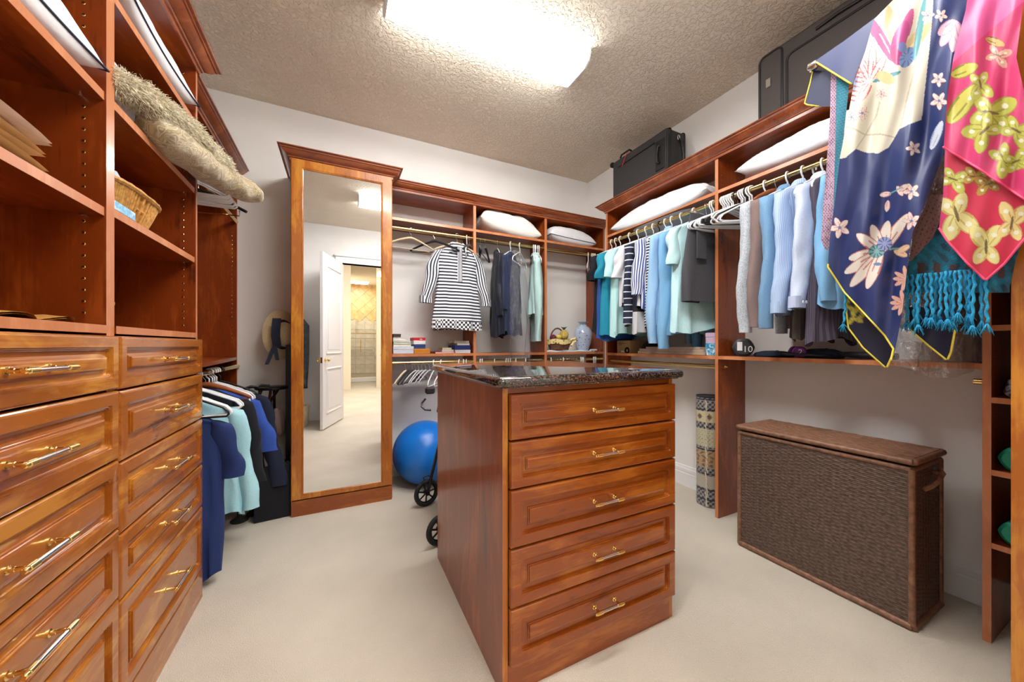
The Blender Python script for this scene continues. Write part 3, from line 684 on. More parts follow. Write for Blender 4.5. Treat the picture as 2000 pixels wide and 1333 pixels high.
# ------------------------------------------------------------------ hangers
def arc(cx, cz, r, a0, a1, k=10): return [(cx + r * math.cos(a0 + (a1 - a0) * i / k), 0, cz + r * math.sin(a0 + (a1 - a0) * i / k)) for i in range(k + 1)]
def hanger_mesh(w=.2, r=.005, drop=.095, neck=.072, barr=None):
    mb = MB(); hr = .0145 + r
    mb.tube(arc(0, 0, hr, -.5, PI, 10)[::1] + [(-hr, 0, -.012), (-hr * .6, 0, -.03), (0, 0, -.04), (0, 0, -neck)], r * .9, 8)
    z0 = -neck; z1 = z0 - drop
    loop = [(0, 0, z0), (w * .3, 0, z0 - drop * .22), (w * .9, 0, z0 - drop * .8), (w, 0, z1 - .003), (w + .002, 0, z1 - .014), (w * .96, 0, z1 - .024), (w * .5, 0, z1 - .026), (-w * .5, 0, z1 - .026), (-w * .96, 0, z1 - .024), (-w - .002, 0, z1 - .014), (-w, 0, z1 - .003), (-w * .9, 0, z0 - drop * .8), (-w * .3, 0, z0 - drop * .22)]
    mb.tube(loop, r, 8, closed=True); return mb
def slim_mesh(w=.215, r=.006, bar=True):
    """flat velvet / moulded hanger: returns body and hook"""
    b_ = MB(); pts = [(-w, 0, -.155), (-w * .85, 0, -.135), (-w * .4, 0, -.092), (-w * .12, 0, -.072), (0, 0, -.068), (w * .12, 0, -.072), (w * .4, 0, -.092), (w * .85, 0, -.135), (w, 0, -.155)]
    b_.tube(pts, [r, r * 1.1, r * 1.5, r * 1.7, r * 1.8, r * 1.7, r * 1.5, r * 1.1, r], 8)
    if bar: b_.tube([(-w * .97, 0, -.153), (-w * .9, 0, -.163), (w * .9, 0, -.163), (w * .97, 0, -.153)], r * .6, 6)
    h = MB().tube(arc(0, 0, .017, -.6, PI, 10) + [(-.017, 0, -.01), (-.01, 0, -.03), (0, 0, -.042), (0, 0, -.07)], .0018, 6)
    return b_, h
HPROTO = {}
def hanger(kind, loc, rotz, label, group, tilt=0, sc=1):
    if kind not in HPROTO:
        if kind in ('white', 'black'):
            o = single('tube_hanger', label, 'hanger', hanger_mesh(), WHITEPL if kind == 'white' else BLACKPL, (0, 0, 0), group=group, angle=180)
        else:
            bm_, hm_ = slim_mesh(bar=True, r={'beige': .0055, 'velvet': .007, 'wood': .009, 'grey': .004}[kind])
            o = thing('slim_hanger', label, 'hanger', (0, 0, 0), group=group, local=True)
            obj('shoulders', bm_, {'beige': BEIGEPL, 'velvet': BLACKVEL, 'wood': plain('hanger_wood', (150, 78, 36), .4, 0, .15), 'grey': plain('grey_hanger', (196, 198, 204), .4)}[kind], o, True, angle=180); obj('hook', hm_, CHROME, o, True, angle=180)
        HPROTO[kind] = o
    else: o = dup(HPROTO[kind], loc, None, label, group)
    o.location = loc; o.rotation_euler = (0, tilt, rotz); o['label'] = label; o['group'] = group; o.scale = (sc, 1, 1)
    return o
random.seed(11)
RZ = 2.162
# ------------------------------------------------------------------ garments
def garment(name, label, cat, loc, rotz, mat, W=.40, L=.62, sleeve=.22, T=.05, hemf=1.06, seed=0, collar=None, group=None, cuff=None, sl_mat=None, spread=.05, sr=.058, lift=0, hang='white', fold=1.0, hem_mat=None, tail=1.0, dz=-.025):
    """shirt hanging from a rod: local x = shoulder line, y = along the rod, z = down from the rod"""
    t = thing(name, label, cat, loc, rotz, group, True); rs = np.random.RandomState(seed); ph = rs.uniform(0, 6.28, 8); w = W / 2
    K = [(-.062, .055, .028), (-.075, .075, .036), (-.098, .6 * w, .034), (-.128, .92 * w, .030), (-.15, w, .032), (-.2, w * 1.01, T * .85), (-.32, w * .98, T), (-.06 - L * .7, w * 1.0 * (1 + (hemf - 1) * .5), T * 1.05), (-.06 - L, w * hemf, T * 1.1)]
    zs = np.concatenate([np.linspace(-.062, -.15, 8), np.linspace(-.17, -.06 - L, 26)]); kz = [k[0] for k in K][::-1]
    A = np.interp(zs, kz, [k[1] for k in K][::-1]); B = np.interp(zs, kz, [k[2] for k in K][::-1]); rings = []; n = 56
    for i, z in enumerate(zs):
        d = max(0, (-z - .15) / L); ring = []
        for j in range(n):
            th = 2 * PI * j / n; cx, sy = math.cos(th), math.sin(th)
            x = A[i] * math.copysign(abs(cx) ** .75, cx); y = B[i] * math.copysign(abs(sy) ** .8, sy)
            f = fold * (.020 * d * math.sin(3 * th + ph[0] + 1.5 * d) + .014 * d * math.sin(7 * th + ph[1] + 2.5 * d) + .007 * d * math.sin(13 * th + ph[4]) + .004 * math.sin(11 * th + 14 * z + ph[2]) * min(1, d * 4))
            y += f * (abs(sy) * .8 + .2); x += f * .5 * cx
            zz = z + (.05 * math.sin(2 * th + ph[3]) + .03 * math.sin(5 * th + ph[2])) * max(0, d - .55) * tail
            ring.append((x, y, zz))
        rings.append(ring)
    mb = MB().loft(rings, True, True, False)
    obj('torso', mb, mat, t, True, angle=180, su=n)
    if hem_mat:
        obj('hem_facing', MB().loft([[(p[0] * 1.004, p[1] * 1.03, p[2] + .001) for p in rings[-2]], [(p[0], p[1], p[2] - .05) for p in rings[-1]]], True), hem_mat, t, True, angle=180)
    if sleeve:
        for s in (-1, 1):
            rg_ = []; m = 18
            for i in range(m):
                q = i / (m - 1); z = -.125 - q * sleeve; x = s * (w * .9 + spread * q ** .75); rx = sr * (.86 + .14 * min(q * 5, 1) - .24 * q * (sleeve > .35)); ry = (.030 + .008 * math.sin(q * 3)) * (1 - .12 * q)
                ring = []
                for j in range(26):
                    th = 2 * PI * j / 26
                    f = 1 + .09 * math.sin(3 * th + 6 * q + ph[4]) + .06 * math.sin(2 * th + 17 * q * sleeve / .4 + ph[5])
                    ring.append((x + rx * f * math.cos(th) + s * .008 * math.sin(9 * q + ph[6]), ry * f * math.sin(th) + .008 * math.sin(5 * q + ph[7]), z - .35 * rx * math.cos(th) * s * (1 - q)))
                rg_.append(ring)
            sl = obj('sleeve', MB().loft(rg_, True, True, False), sl_mat or mat, t, True, angle=180, su=26)
            if cuff:
                c0 = rg_[-1]; cxm = sum(p[0] for p in c0) / 26; cym = sum(p[1] for p in c0) / 26
                k0 = [(cxm + (p[0] - cxm) * 1.1, cym + (p[1] - cym) * 1.12, p[2] + .055) for p in c0]; k1 = [(cxm + (p[0] - cxm) * 1.12, cym + (p[1] - cym) * 1.15, p[2] - .004) for p in c0]
                obj('cuff', MB().loft([c0, k0, k1, [(cxm + (p[0] - cxm) * .95, cym + (p[1] - cym) * .95, p[2] - .004) for p in c0]], True), cuff, sl, True, angle=50, su=26)
    if collar:
        rg_ = []
        for h, e in ((0, 1.0), (.022, .98), (.034, 1.05), (.02, 1.28), (.002, 1.38)):
            rg_.append([(e * .056 * math.cos(a), e * .036 * math.sin(a), -.075 + h - (.018 if math.sin(a) < -.8 else 0)) for a in [2 * PI * j / 24 for j in range(24)]])
        obj('collar', MB().loft(rg_, True), collar, t, True, angle=60, su=24)
    for ch_ in t.children: ch_.location.z = dz
    if hang: hanger(hang, (loc[0], loc[1], loc[2]), rotz, ('%s hanger inside the ' % dict(white='white plastic', black='black', wood='wooden', beige='beige', grey='grey').get(hang, hang)) + ' '.join(label.split()[:9]), HG)
    return t
def Yat(u, x): return onx(u, 500, x)[1]

# --- right wall, first bay (from the corner towards the partition)
HL, HG = 'white plastic hanger holding a garment on the right wall rod', 'hangers under the right wall clothes'
G1 = 'tops on the right wall rod left of the partition'
AQ = fab('aqua_cotton', (186, 230, 232)); TEAL = fab('teal_cotton', (36, 140, 168)); BLU = fab('royal_blue_cotton', (48, 92, 168)); BLK = fab('black_cotton', (26, 28, 36)); WHT = fab('white_cotton', (228, 230, 236))
LBL = fab('light_blue_cotton', (150, 190, 226)); LBL2 = fab('sky_blue_cotton', (122, 174, 216)); MINT = fab('mint_cotton', (192, 232, 238)); NAVY = fab('navy_cotton', (36, 46, 78))
NVW = stripes('navy_white_pinstripe_knit', (30, 36, 62), (228, 232, 240), 'z', .052, .84); BWV = stripes('blue_white_vertical_stripe', (232, 236, 244), (48, 70, 140), 'su', 1/17, .55); BWH = stripes('black_white_thin_stripe', (232, 234, 240), (30, 34, 56), 'z', .022, .45)
def rshirt(y, **k):
    x = k.pop('x', 2.33); return garment(loc=(x, y, RZ), rotz=k.pop('rz', 0), **k)
G = dict(cat='shirt', group=G1)
rshirt(2.60, name='tee_shirt', label='black short-sleeved tee nearest the corner on the right rod', mat=BLK, sleeve=.24, L=.80, seed=1, **G)
rshirt(2.545, name='tee_shirt', label='royal blue top second from the corner on the right rod', mat=BLU, sleeve=0, L=.84, seed=2, W=.42, **G)
rshirt(2.485, name='tee_shirt', label='dark teal short-sleeved tee on the right rod', mat=TEAL, sleeve=.24, L=.80, seed=3, W=.42, **G)
rshirt(2.37, name='tee_shirt', label='pale aqua short-sleeved tee on the right rod', mat=AQ, sleeve=.25, L=.81, seed=4, W=.42, **G)
rshirt(2.27, name='blouse', label='white short-sleeved blouse on the right rod', mat=WHT, sleeve=.27, L=.56, seed=5, W=.40, **G)
rshirt(2.18, name='jumper', label='navy jumper with thin white horizontal stripes on the right rod', mat=NVW, sleeve=.66, L=.72, seed=6, W=.40, spread=.02, sr=.062, **G)
rshirt(2.105, name='jumper', label='colour-block top in grey over black on the right rod', mat=stripes('grey_black_block', (198, 200, 206), (22, 22, 26), 'z', 2.0, .655), sleeve=0, L=.79, seed=7, W=.42, **G)
rshirt(2.045, name='blouse', label='blue and white vertically striped blouse on the right rod', mat=BWV, sleeve=.44, L=.60, seed=8, W=.42, spread=.05, sr=.078, hang='black', **G)
rshirt(1.985, name='blouse', label='thin navy and white striped top behind the pale blue shirt', mat=BWH, sleeve=0, L=.76, seed=9, **G)
rshirt(1.925, name='shirt', label='light blue long-sleeved shirt on the right rod', mat=LBL, sleeve=.82, L=.74, seed=10, spread=.03, sr=.058, collar=LBL, **G)
rshirt(1.84, name='shirt', label='sky blue long shirt with trailing hem on the right rod', mat=LBL2, sleeve=.86, L=.82, seed=11, spread=.0, sr=.062, **G)
rshirt(1.735, name='shirt', label='mint green short-sleeved shirt next to the grey shorts', mat=MINT, sleeve=.27, L=.80, seed=12, W=.42, spread=.035, T=.062, hemf=1.12, **G)
# grey shorts clipped to a hanger
GREY = fab('charcoal_twill', (72, 72, 78)); 
sk = thing('shorts', 'dark grey shorts clipped to a hanger beside the partition', 'shorts', (2.32, 1.63, RZ), 0, None, True)
rings = []
for i in range(22):
    q = i / 21; z = -.085 - q * .60; a = .17 + .06 * min(1, q * 1.5); b_ = .018 + .032 * q
    rings.append([(a * math.copysign(abs(math.cos(t_)) ** .7, math.cos(t_)) + .01 * math.sin(3 * t_ + 4 * q), b_ * math.sin(t_) + .010 * q * math.sin(4 * t_ + 1 + 3 * q), z) for t_ in [2 * PI * j / 48 for j in range(48)]])
obj('legs', MB().loft(rings, True, True, False), GREY, sk, True, angle=180)
obj('waistband', MB().loft([[(p[0] * 1.02, p[1] * 1.12, p[2] + dz) for p in rings[0 if dz > -.01 else 1]] for dz in (.004, -.001, -.02)], True), GREY, sk, True)
for s in (-1, 1): obj('pocket', MB().box(s * .12 - .05, s * .12 + .05, -.052, -.046, -.40, -.22, .002), GREY, sk)
ch = thing('clip_hanger', 'metal clip hanger holding the grey shorts', 'hanger', (2.32, 1.63, RZ), 0, None, True)
obj('bar', MB().tube([(-.17, 0, -.068), (.17, 0, -.068)], .003, 8).tube(arc(0, 0, .017, -.6, PI, 10) + [(-.017, 0, -.01), (-.006, 0, -.03), (0, 0, -.068)], .002, 6), CHROME, ch, True)
for s in (-1, 1): obj('clip', MB().box(s * .13 - .012, s * .13 + .012, -.014, .014, -.1, -.062, .003), CHROME, ch)
# cluster of empty white hangers by the partition
HL2, HG2 = 'empty white plastic hanger in the cluster at the right wall partition', 'empty white hangers at the partition'
for i, y in enumerate([1.585, 1.60, 1.518, 1.504, 1.49, 1.476, 1.462, 1.448, 1.40, 1.386, 1.372, 1.35, 1.335]):
    hanger('white', (2.33, y, RZ), random.uniform(-.5, -.3) if i > 1 else -.1, HL2, HG2, random.uniform(-.08, .04), 1.08)
for y, rz_ in ((1.43, -.5), (1.365, -.4)): hanger('black', (2.33, y, RZ), rz_, 'empty black hanger among the white hangers at the partition', 'black hangers at the partition')
tr_ = MB()
for y, z in ((1.42, -.17), (1.44, -.16), (1.46, -.175)): tr_.tube([(2.11, y, RZ + z), (2.53, y + .02, RZ + z)], .005, 8)
for i, (y, z) in enumerate(((1.42, -.172), (1.445, -.162))):
    o_ = thing('trouser_hanger', ['nearest', 'farther'][i] + ' chrome trouser bar hanger below the partition cluster', 'hanger', (2.33, y, RZ), -.45, None, True)
    obj('bar', MB().tube([(-.2, 0, z), (.2, 0, z)], .005, 8).tube(arc(0, 0, .017, -.6, PI, 8) + [(-.017, 0, -.01), (0, 0, -.04), (0, 0, -.07), (.19, 0, -.12), (.2, 0, z)], .0022, 6), CHROME, o_, True)
    obj('grip', MB().box(-.215, -.17, -.008, .008, z - .012, z + .01, .003), BLACKPL, o_)

# --- right wall, second bay
HL, HG = 'white plastic hanger holding a shirt right of the partition', 'hangers under the second bay shirts'
G = dict(cat='shirt', group='shirts on the right wall rod right of the partition')
HEA = plain('heather_grey_knit', (178, 186, 196), .9, 0, .3, 160, .1, 300, sheen=.2); TAUPE = fab('taupe_knit', (128, 110, 106)); STEEL = fab('steel_blue_cotton', (112, 152, 188)); LAV = fab('pale_lavender_cotton', (196, 208, 232))
BST = stripes('fine_blue_stripe', (146, 174, 214), (184, 204, 232), 'su', 1/34, .5)
rshirt(1.255, name='jumper', label='heather grey long-sleeved jumper, first right of the partition', mat=HEA, sleeve=.76, L=.68, seed=21, spread=.015, sr=.058, **G)
rshirt(1.195, name='jumper', label='taupe brown long-sleeved jumper beside the heather grey one', mat=TAUPE, sleeve=.73, L=.66, seed=22, spread=.02, sr=.055, hang='wood', **G)
rshirt(1.135, name='shirt', label='plain steel blue shirt between taupe jumper and striped shirt', mat=STEEL, sleeve=.74, L=.70, seed=23, spread=.02, sr=.06, collar=STEEL, **G)
rshirt(1.06, name='shirt', label='light blue finely striped shirt with buttoned cuff', mat=BST, sleeve=.66, L=.72, seed=24, spread=.04, sr=.068, collar=BST, cuff=BST, **G)
rshirt(.97, name='shirt', label='pale lavender shirt with two white cuff buttons', mat=LAV, sleeve=.64, L=.70, seed=25, spread=.04, sr=.07, collar=LAV, cuff=stripes('lavender_cuff_stripe', (196, 206, 232), (156, 168, 204), 'su', 1/40, .6), **G)
lv = [o for o in bpy.data.objects if o.get('label', '').startswith('pale lavender')][0]
for k in (0, 1): obj('cuff_button', MB().lathe([(.007, 0), (.008, .002), (.005, .004)], (-.262 + .02 * k, -.033 - .004 * k, -.768), 12, axis='y'), WHITEPL, lv, True)
rshirt(1.02, name='shirt', label='dark brown shirt tail hanging below the striped shirt', mat=fab('dark_brown_cotton', (74, 66, 62)), sleeve=0, L=.86, seed=26, W=.36, x=2.36, **G)
rshirt(.93, name='shirt', label='purple-grey ribbed shirt hem below the lavender cuff', mat=stripes('plum_rib', (88, 80, 96), (62, 56, 72), 'su', 1/60, .5), sleeve=0, L=.88, seed=27, W=.40, **G)
rshirt(.87, name='shirt', label='bright blue shirt half hidden by the navy scarf', mat=LBL2, sleeve=.62, L=.72, seed=28, spread=.03, **G)
rshirt(.585, name='jacket', label='dark navy garment inside the clear bag behind the scarves', mat=NAVY, sleeve=.6, L=.82, seed=29, W=.44, T=.07, x=2.34, cat='jacket')
# clear garment bag behind the scarves
mb = MB(); rings = []
for i in range(26):
    q = i / 25; z = RZ - .1 - q * .98; a = .05 + .23 * min(1, q * 4); b_ = .04 + .075 * min(1, q * 3)
    rings.append([(2.33 + a * math.copysign(abs(math.cos(t_)) ** .6, math.cos(t_)) + .012 * math.sin(6 * t_ + 5 * q), 0.585 + b_ * math.sin(t_) + .018 * math.sin(5 * t_ + 8 * q) + .01 * math.sin(13 * t_ + 20 * q), z - .03 * math.sin(2 * t_) * (q > .9)) for t_ in [2 * PI * j / 60 for j in range(60)]])
mb.loft(rings, True, False, False); single('garment_bag', 'clear plastic garment bag hanging below the teal shawl', 'garment bag', mb, film('crinkled_plastic_film', .34), (2.33, .585, 1.1), world=True, angle=60)

# ------------------------------------------------------------------ scarves on the valet rod
VX = 1.745
vr = thing('valet_rod', 'chrome pull-out valet rod carrying the scarves', 'valet rod', (VX, .29, 2.324))
obj('bar', MB().tube([(VX, .295, 2.324), (VX, .757, 2.324)], .011, 16), CHROME, vr, True)
obj('end_knob', MB().lathe([(.011, 0), (.017, .003), (.018, .008), (.018, .03), (.013, .034)], (VX, .74, 2.324), 20, axis='y'), CHROME, vr, True)
SATIN = attr_mat('printed_silk', .45, .04)
KNIT = attr_mat('printed_knit', .9, .3, .5, 260)
def lc(c): return np.array(lin(c)[:3])
def ell(U, V, col, cx, cy, rx, ry, rot=0, c=(255, 255, 255), stripe=None):
    a = math.radians(rot); dx, dy = U - cx, V - cy; x = dx * math.cos(a) + dy * math.sin(a); y = -dx * math.sin(a) + dy * math.cos(a)
    e = (x / rx) ** 2 + (y / ry) ** 2; m = e < 1; col[m] = lc(c)
    if stripe is not None:
        m2 = m & (np.sin(np.arctan2(y, x) * 9) > .45) & (e > .12); col[m2] = lc(stripe)
def petal(U, V, col, cx, cy, L, w_, rot, c, c2=None):
    a = math.radians(rot); dx, dy = U - cx, V - cy; x = (dx * math.cos(a) + dy * math.sin(a)) / L; y = (-dx * math.sin(a) + dy * math.cos(a))
    wd = w_ * np.sqrt(np.clip(x, 0, 1)) * np.clip(1 - x, 0, 1) ** .55 * 1.6
    m = (x > 0) & (x < 1) & (np.abs(y) < wd); col[m] = lc(c)
    if c2 is not None: col[m & ((np.abs(y) > wd * .84) | ((np.sin(y / (wd + 1e-6) * 6) > .8) & (x < .55) & (x > .1)))] = lc(c2)
def flower5(U, V, col, cx, cy, r, c=(240, 226, 220), c2=(214, 140, 130), mid=(110, 130, 180), rot=10):
    for k in range(5): petal(U, V, col, cx, cy, r, r * .36, rot + 72 * k, c, c2)
    ell(U, V, col, cx, cy, r * .16, r * .16, 0, mid)
def poly_mask(U, V, P):
    m = np.zeros(U.shape, bool); n = len(P)
    for i in range(n):
        x0, y0 = P[i]; x1, y1 = P[(i + 1) % n]
        if y0 == y1: continue
        c = ((V >= min(y0, y1)) & (V < max(y0, y1))); xi = x0 + (V - y0) * (x1 - x0) / (y1 - y0); m ^= c & (U < xi)
    return m
def line(U, V, col, P, w_, c):
    for (x0, y0), (x1, y1) in zip(P[:-1], P[1:]):
        dx, dy = x1 - x0, y1 - y0; l2 = dx * dx + dy * dy; t = np.clip(((U - x0) * dx + (V - y0) * dy) / l2, 0, 1)
        col[np.hypot(U - x0 - t * dx, V - y0 - t * dy) < w_] = lc(c)
def drape(name, parent, Lp, Rp, x0, paint, mat, amp=.012, freq=.03, du=3.0, dv=3.0, seed=0, edge=None, tilt=0.0, lean=0.0):
    """hanging cloth: outline given as left and right edges (rows), built at its own depth with real folds"""
    v0, v1 = Lp[0][1], Lp[-1][1]; nv = max(8, int((v1 - v0) / dv)); vs = np.linspace(v0, v1, nv)
    l = np.interp(vs, [p[1] for p in Lp], [p[0] for p in Lp]); r = np.interp(vs, [p[1] for p in Rp], [p[0] for p in Rp])
    nu = max(6, int(np.max(r - l) / du)); s = np.linspace(0, 1, nu); U = l[:, None] + (r - l)[:, None] * s[None]; V = np.repeat(vs[:, None], nu, 1)
    ph = np.random.RandomState(seed).uniform(0, 6, 4); hang = np.clip((V - v0) / 200, .15, 1)
    X = x0 + lean * (V - v0) / 700 + amp * hang * (np.sin((U - .12 * V) * freq * 2.1 + ph[0]) + .5 * np.sin((U + .2 * V) * freq * 4.3 + ph[1])) + .15 * amp * np.sin(V * .05 + U * .1 + ph[2]) + tilt * (U - 1750) / 200
    a = (U - CXH) / FPX; rx, ry, rz = _s + a * _c, _c - a * _s, -(V - CYH) / FPX; t = X / rx
    P = np.stack([X, t * ry, HC + t * rz], -1)
    col = np.ones((nv, nu, 4)); c3 = col[..., :3]; paint(U, V, c3); c3 *= .68
    o = obj(name, MB().grid(P), mat, parent, True, col.reshape(-1, 4), angle=180, recalc=False)
    if edge:
        for side in edge[1]:
            k = 0 if side == 'L' else -1
            rows = [i for i in range(nv) if edge[2] <= vs[i] <= edge[3]]
            if len(rows) > 2: obj('rolled_hem', MB().tube([tuple(P[i, k]) for i in rows], .0028, 6), edge[0], o, True, angle=180)
    return o
YEL = plain('yellow_hem', (226, 208, 70), .6)
navy = thing('scarf', 'large navy silk scarf with cream blossom and lotus print on the valet rod', 'scarf', (VX, .55, 1.2))
NV = (32, 50, 112)
def paint_navy(U, V, c):
    c[:] = lc(NV)
    cream = [(1700, -60), (1824, -60), (1822, 20), (1815, 99), (1800, 234), (1775, 243), (1757, 252), (1748, 268), (1736, 288), (1715, 300), (1690, 298), (1672, 291), (1652, 308), (1634, 312), (1630, 250), (1650, 180), (1664, 140), (1680, 90)]
    m = poly_mask(U, V, cream); c[m] = lc((232, 226, 208)); base = c.copy()
    def inside(f):
        b4 = c.copy(); f(); c[~m] = b4[~m]
    def fl():
        for k, (rot, L_) in enumerate(((-150, 60), (-115, 66), (-85, 74), (-60, 60), (150, 52), (120, 44))): petal(U, V, c, 1700, 160, L_, 11, rot, (238, 214, 206), (196, 74, 82))
        for rot in (-95, -70, -120, -45): petal(U, V, c, 1745, 120, 110, 18, rot, (226, 196, 150) if rot in (-95, -45) else (204, 92, 150), (240, 226, 200))
        ell(U, V, c, 1757, 78, 14, 40, 20, (190, 70, 140)); ell(U, V, c, 1752, 108, 12, 20, -10, (182, 52, 120)); ell(U, V, c, 1772, 112, 13, 22, 30, (128, 156, 208), (90, 110, 180)); ell(U, V, c, 1762, 92, 9, 10, 0, (120, 130, 190))
        petal(U, V, c, 1785, 120, 130, 8, -80, (90, 168, 176)); petal(U, V, c, 1760, 140, 60, 6, 160, (80, 150, 160)); ell(U, V, c, 1672, 165, 10, 14, 20, (150, 176, 214)); ell(U, V, c, 1730, 152, 20, 11, 25, (224, 196, 140))
        for k in range(7): ell(U, V, c, 1664 + 3 * k, 196 - 9 * k, 7, 2, 10, (170, 60, 70))
        flower5(U, V, c, 1663, 229, 15, (236, 222, 210), (196, 120, 130)); flower5(U, V, c, 1684, 221, 16, (236, 222, 210), (196, 120, 130)); flower5(U, V, c, 1722, 184, 12, (236, 210, 200), (180, 90, 90))
        line(U, V, c, [(1634, 245), (1665, 250), (1690, 264), (1720, 262), (1745, 268)], 1.6, (196, 186, 162)); line(U, V, c, [(1690, 264), (1712, 225), (1718, 200)], 1.4, (200, 190, 166)); line(U, V, c, [(1760, 245), (1772, 190), (1790, 120)], 1.4, (206, 196, 172)); line(U, V, c, [(1672, 291), (1690, 264)], 1.4, (196, 186, 162))
    inside(fl)
    # lotus at the top of the dark fold
    for rot, L_ in ((95, 62), (120, 58), (75, 56), (140, 44)): petal(U, V, c, 1866, 40, L_, 14, rot, (238, 196, 214), (214, 130, 170))
    ell(U, V, c, 1884, 66, 7, 26, 10, (186, 188, 96), (120, 130, 60))
    for (x, y, r_) in ((1833, 155, 15), (1834, 197, 18), (1784, 290, 15), (1780, 374, 17), (1640, 445, 21), (1838, 30, 13), (1812, 30, 14)): flower5(U, V, c, x, y, r_, rot=x % 70)
    petal(U, V, c, 1818, 292, 60, 11, -68, (214, 222, 236), (150, 170, 206))
    for (x, y, rot) in ((1740, 378, 170), (1752, 364, 60), (1735, 392, 100), (1755, 372, -30)): petal(U, V, c, x, y, 22, 7, rot, (240, 220, 214), (210, 120, 110))
    line(U, V, c, [(1737, 379), (1762, 366)], 1.2, (110, 170, 170))
    for rot, L_ in ((-55, 90), (-78, 62), (-110, 56), (-145, 60), (168, 66), (150, 84), (132, 92), (112, 78)): petal(U, V, c, 1722, 492, L_, 15, rot, (242, 234, 224), (206, 120, 112))
    ell(U, V, c, 1712, 491, 16, 13, -15, (120, 178, 180), (60, 90, 110)); ell(U, V, c, 1728, 476, 15, 13, 0, (150, 160, 206), (70, 80, 150)); line(U, V, c, [(1738, 487), (1778, 484)], 1.8, (110, 176, 178)); ell(U, V, c, 1714, 516, 8, 3, 0, (100, 130, 180))
    for (x, y) in ((1770, 545), (1764, 592)):
        for rot in (150, 180, -150, 110, -100): petal(U, V, c, x, y, 26, 6, rot, (242, 196, 180), (222, 130, 110))
    for (x, y, rot) in ((1772, 500, 200), (1776, 480, 150)): petal(U, V, c, x, y, 28, 8, rot, (238, 204, 168), (214, 150, 110))
    flower5(U, V, c, 1780, 432, 18, rot=40)
FL_ = [(1800, -60), (1752, -8), (1707, 38), (1690, 100), (1668, 160), (1655, 235), (1640, 310), (1630, 400), (1620, 470), (1617, 522), (1650, 572), (1695, 620), (1728, 656), (1745, 682), (1740, 704)]
FR_ = [(1905, -60), (1892, -8), (1885, 38), (1869, 95), (1850, 192), (1843, 300), (1806, 400), (1783, 452), (1775, 494), (1770, 540), (1767, 566), (1761, 620), (1753, 660), (1748, 684), (1742, 705)]
drape('front_layer', navy, FL_, FR_, VX - .035, paint_navy, SATIN, .016, .028, 1.25, 1.25, 3, (YEL, 'L', 515, 710), lean=-.03)
def paint_back(U, V, c):
    c[:] = lc((24, 32, 62))
    for x, y in ((1660, 585), (1675, 605), (1668, 622), (1690, 612), (1655, 600)):
        for rot in (20, 140, 260): petal(U, V, c, x, y, 18, 6, rot, (206, 192, 80), (150, 136, 40))
drape('back_layer', navy, [(1640, 540), (1650, 575), (1657, 641), (1686, 680), (1729, 718)], [(1730, 540), (1745, 600), (1748, 660), (1745, 690), (1732, 718)], VX - .012, paint_back, SATIN, .004, .02, 3, 3, 5, (YEL, 'LR', 575, 720))
drape('rear_tail', navy, [(1775, 600), (1777, 644), (1812, 674), (1848, 703)], [(1868, 600), (1867, 635), (1857, 689), (1850, 704)], VX + .03, lambda U, V, c: c.__setitem__(slice(None), lc((28, 36, 70))), SATIN, .004, .02, 3, 3, 6, (YEL, 'LR', 640, 705))
drape('side_flap', navy, [(1710, 34), (1647, 81), (1592, 119), (1598, 124), (1640, 150), (1664, 165)], [(1722, 34), (1700, 81), (1683, 119), (1680, 124), (1670, 150), (1668, 165)], VX - .024, lambda U, V, c: c.__setitem__(slice(None), lc(NV)), SATIN, .003, .02, 3, 3, 7, (YEL, 'L', 119, 166))
drape('corner_tail', navy, [(1588, 138), (1583, 160), (1571, 204), (1600, 208)], [(1640, 138), (1632, 160), (1622, 207), (1621, 208)], VX + .02, lambda U, V, c: c.__setitem__(slice(None), lc((26, 38, 80))), SATIN, .003, .02, 3, 3, 8, (YEL, 'L', 138, 210))
def paint_lilac(U, V, c):
    c[:] = lc((206, 172, 196)); m = (np.sin(U * 1.1) * np.sin(V * .9) > .25); c[m] = lc((120, 84, 112))
li = thing('crochet_scarf', 'narrow lilac crochet scarf at the far end of the valet rod', 'scarf', (VX, .7, 1.6))
drape('strip', li, [(1623, 138), (1621, 230), (1613, 340), (1607, 410), (1604, 470), (1611, 488)], [(1634, 138), (1632, 300), (1627, 420), (1621, 480), (1617, 488)], VX + .008, paint_lilac, KNIT, .004, .05, 1.6, 1.6, 9)
def paint_teal(U, V, c):
    c[:] = lc((34, 120, 144)); c[np.sin(V * 1.2 + U * .4) > .5] = lc((58, 150, 172))
te = thing('knit_scarf', 'slim teal knit scarf between the lilac and navy scarves', 'scarf', (VX, .68, 1.8))
drape('strip', te, [(1634, 120), (1632, 250), (1630, 330), (1628, 400)], [(1662, 120), (1655, 200), (1646, 280), (1638, 400)], VX - .004, paint_teal, KNIT, .004, .05, 2, 2, 10)
# brown eyelet scarf
def paint_brown(U, V, c):
    c[:] = lc((150, 104, 98)); k = (np.sin(U * .62 + .3 * V) > .6) & (np.sin(V * .62 - .3 * U) > .6); c[k] = lc((84, 50, 48))
br = thing('eyelet_scarf', 'brown eyelet scarf peeking out between navy and pink scarves', 'scarf', (VX, .5, 1.4))
drape('layer', br, [(1818, 380), (1783, 452), (1780, 479), (1776, 510)], [(1850, 380), (1838, 425), (1822, 465), (1778, 512)], VX - .01, paint_brown, KNIT, .006, .04, 2.2, 2.2, 11)
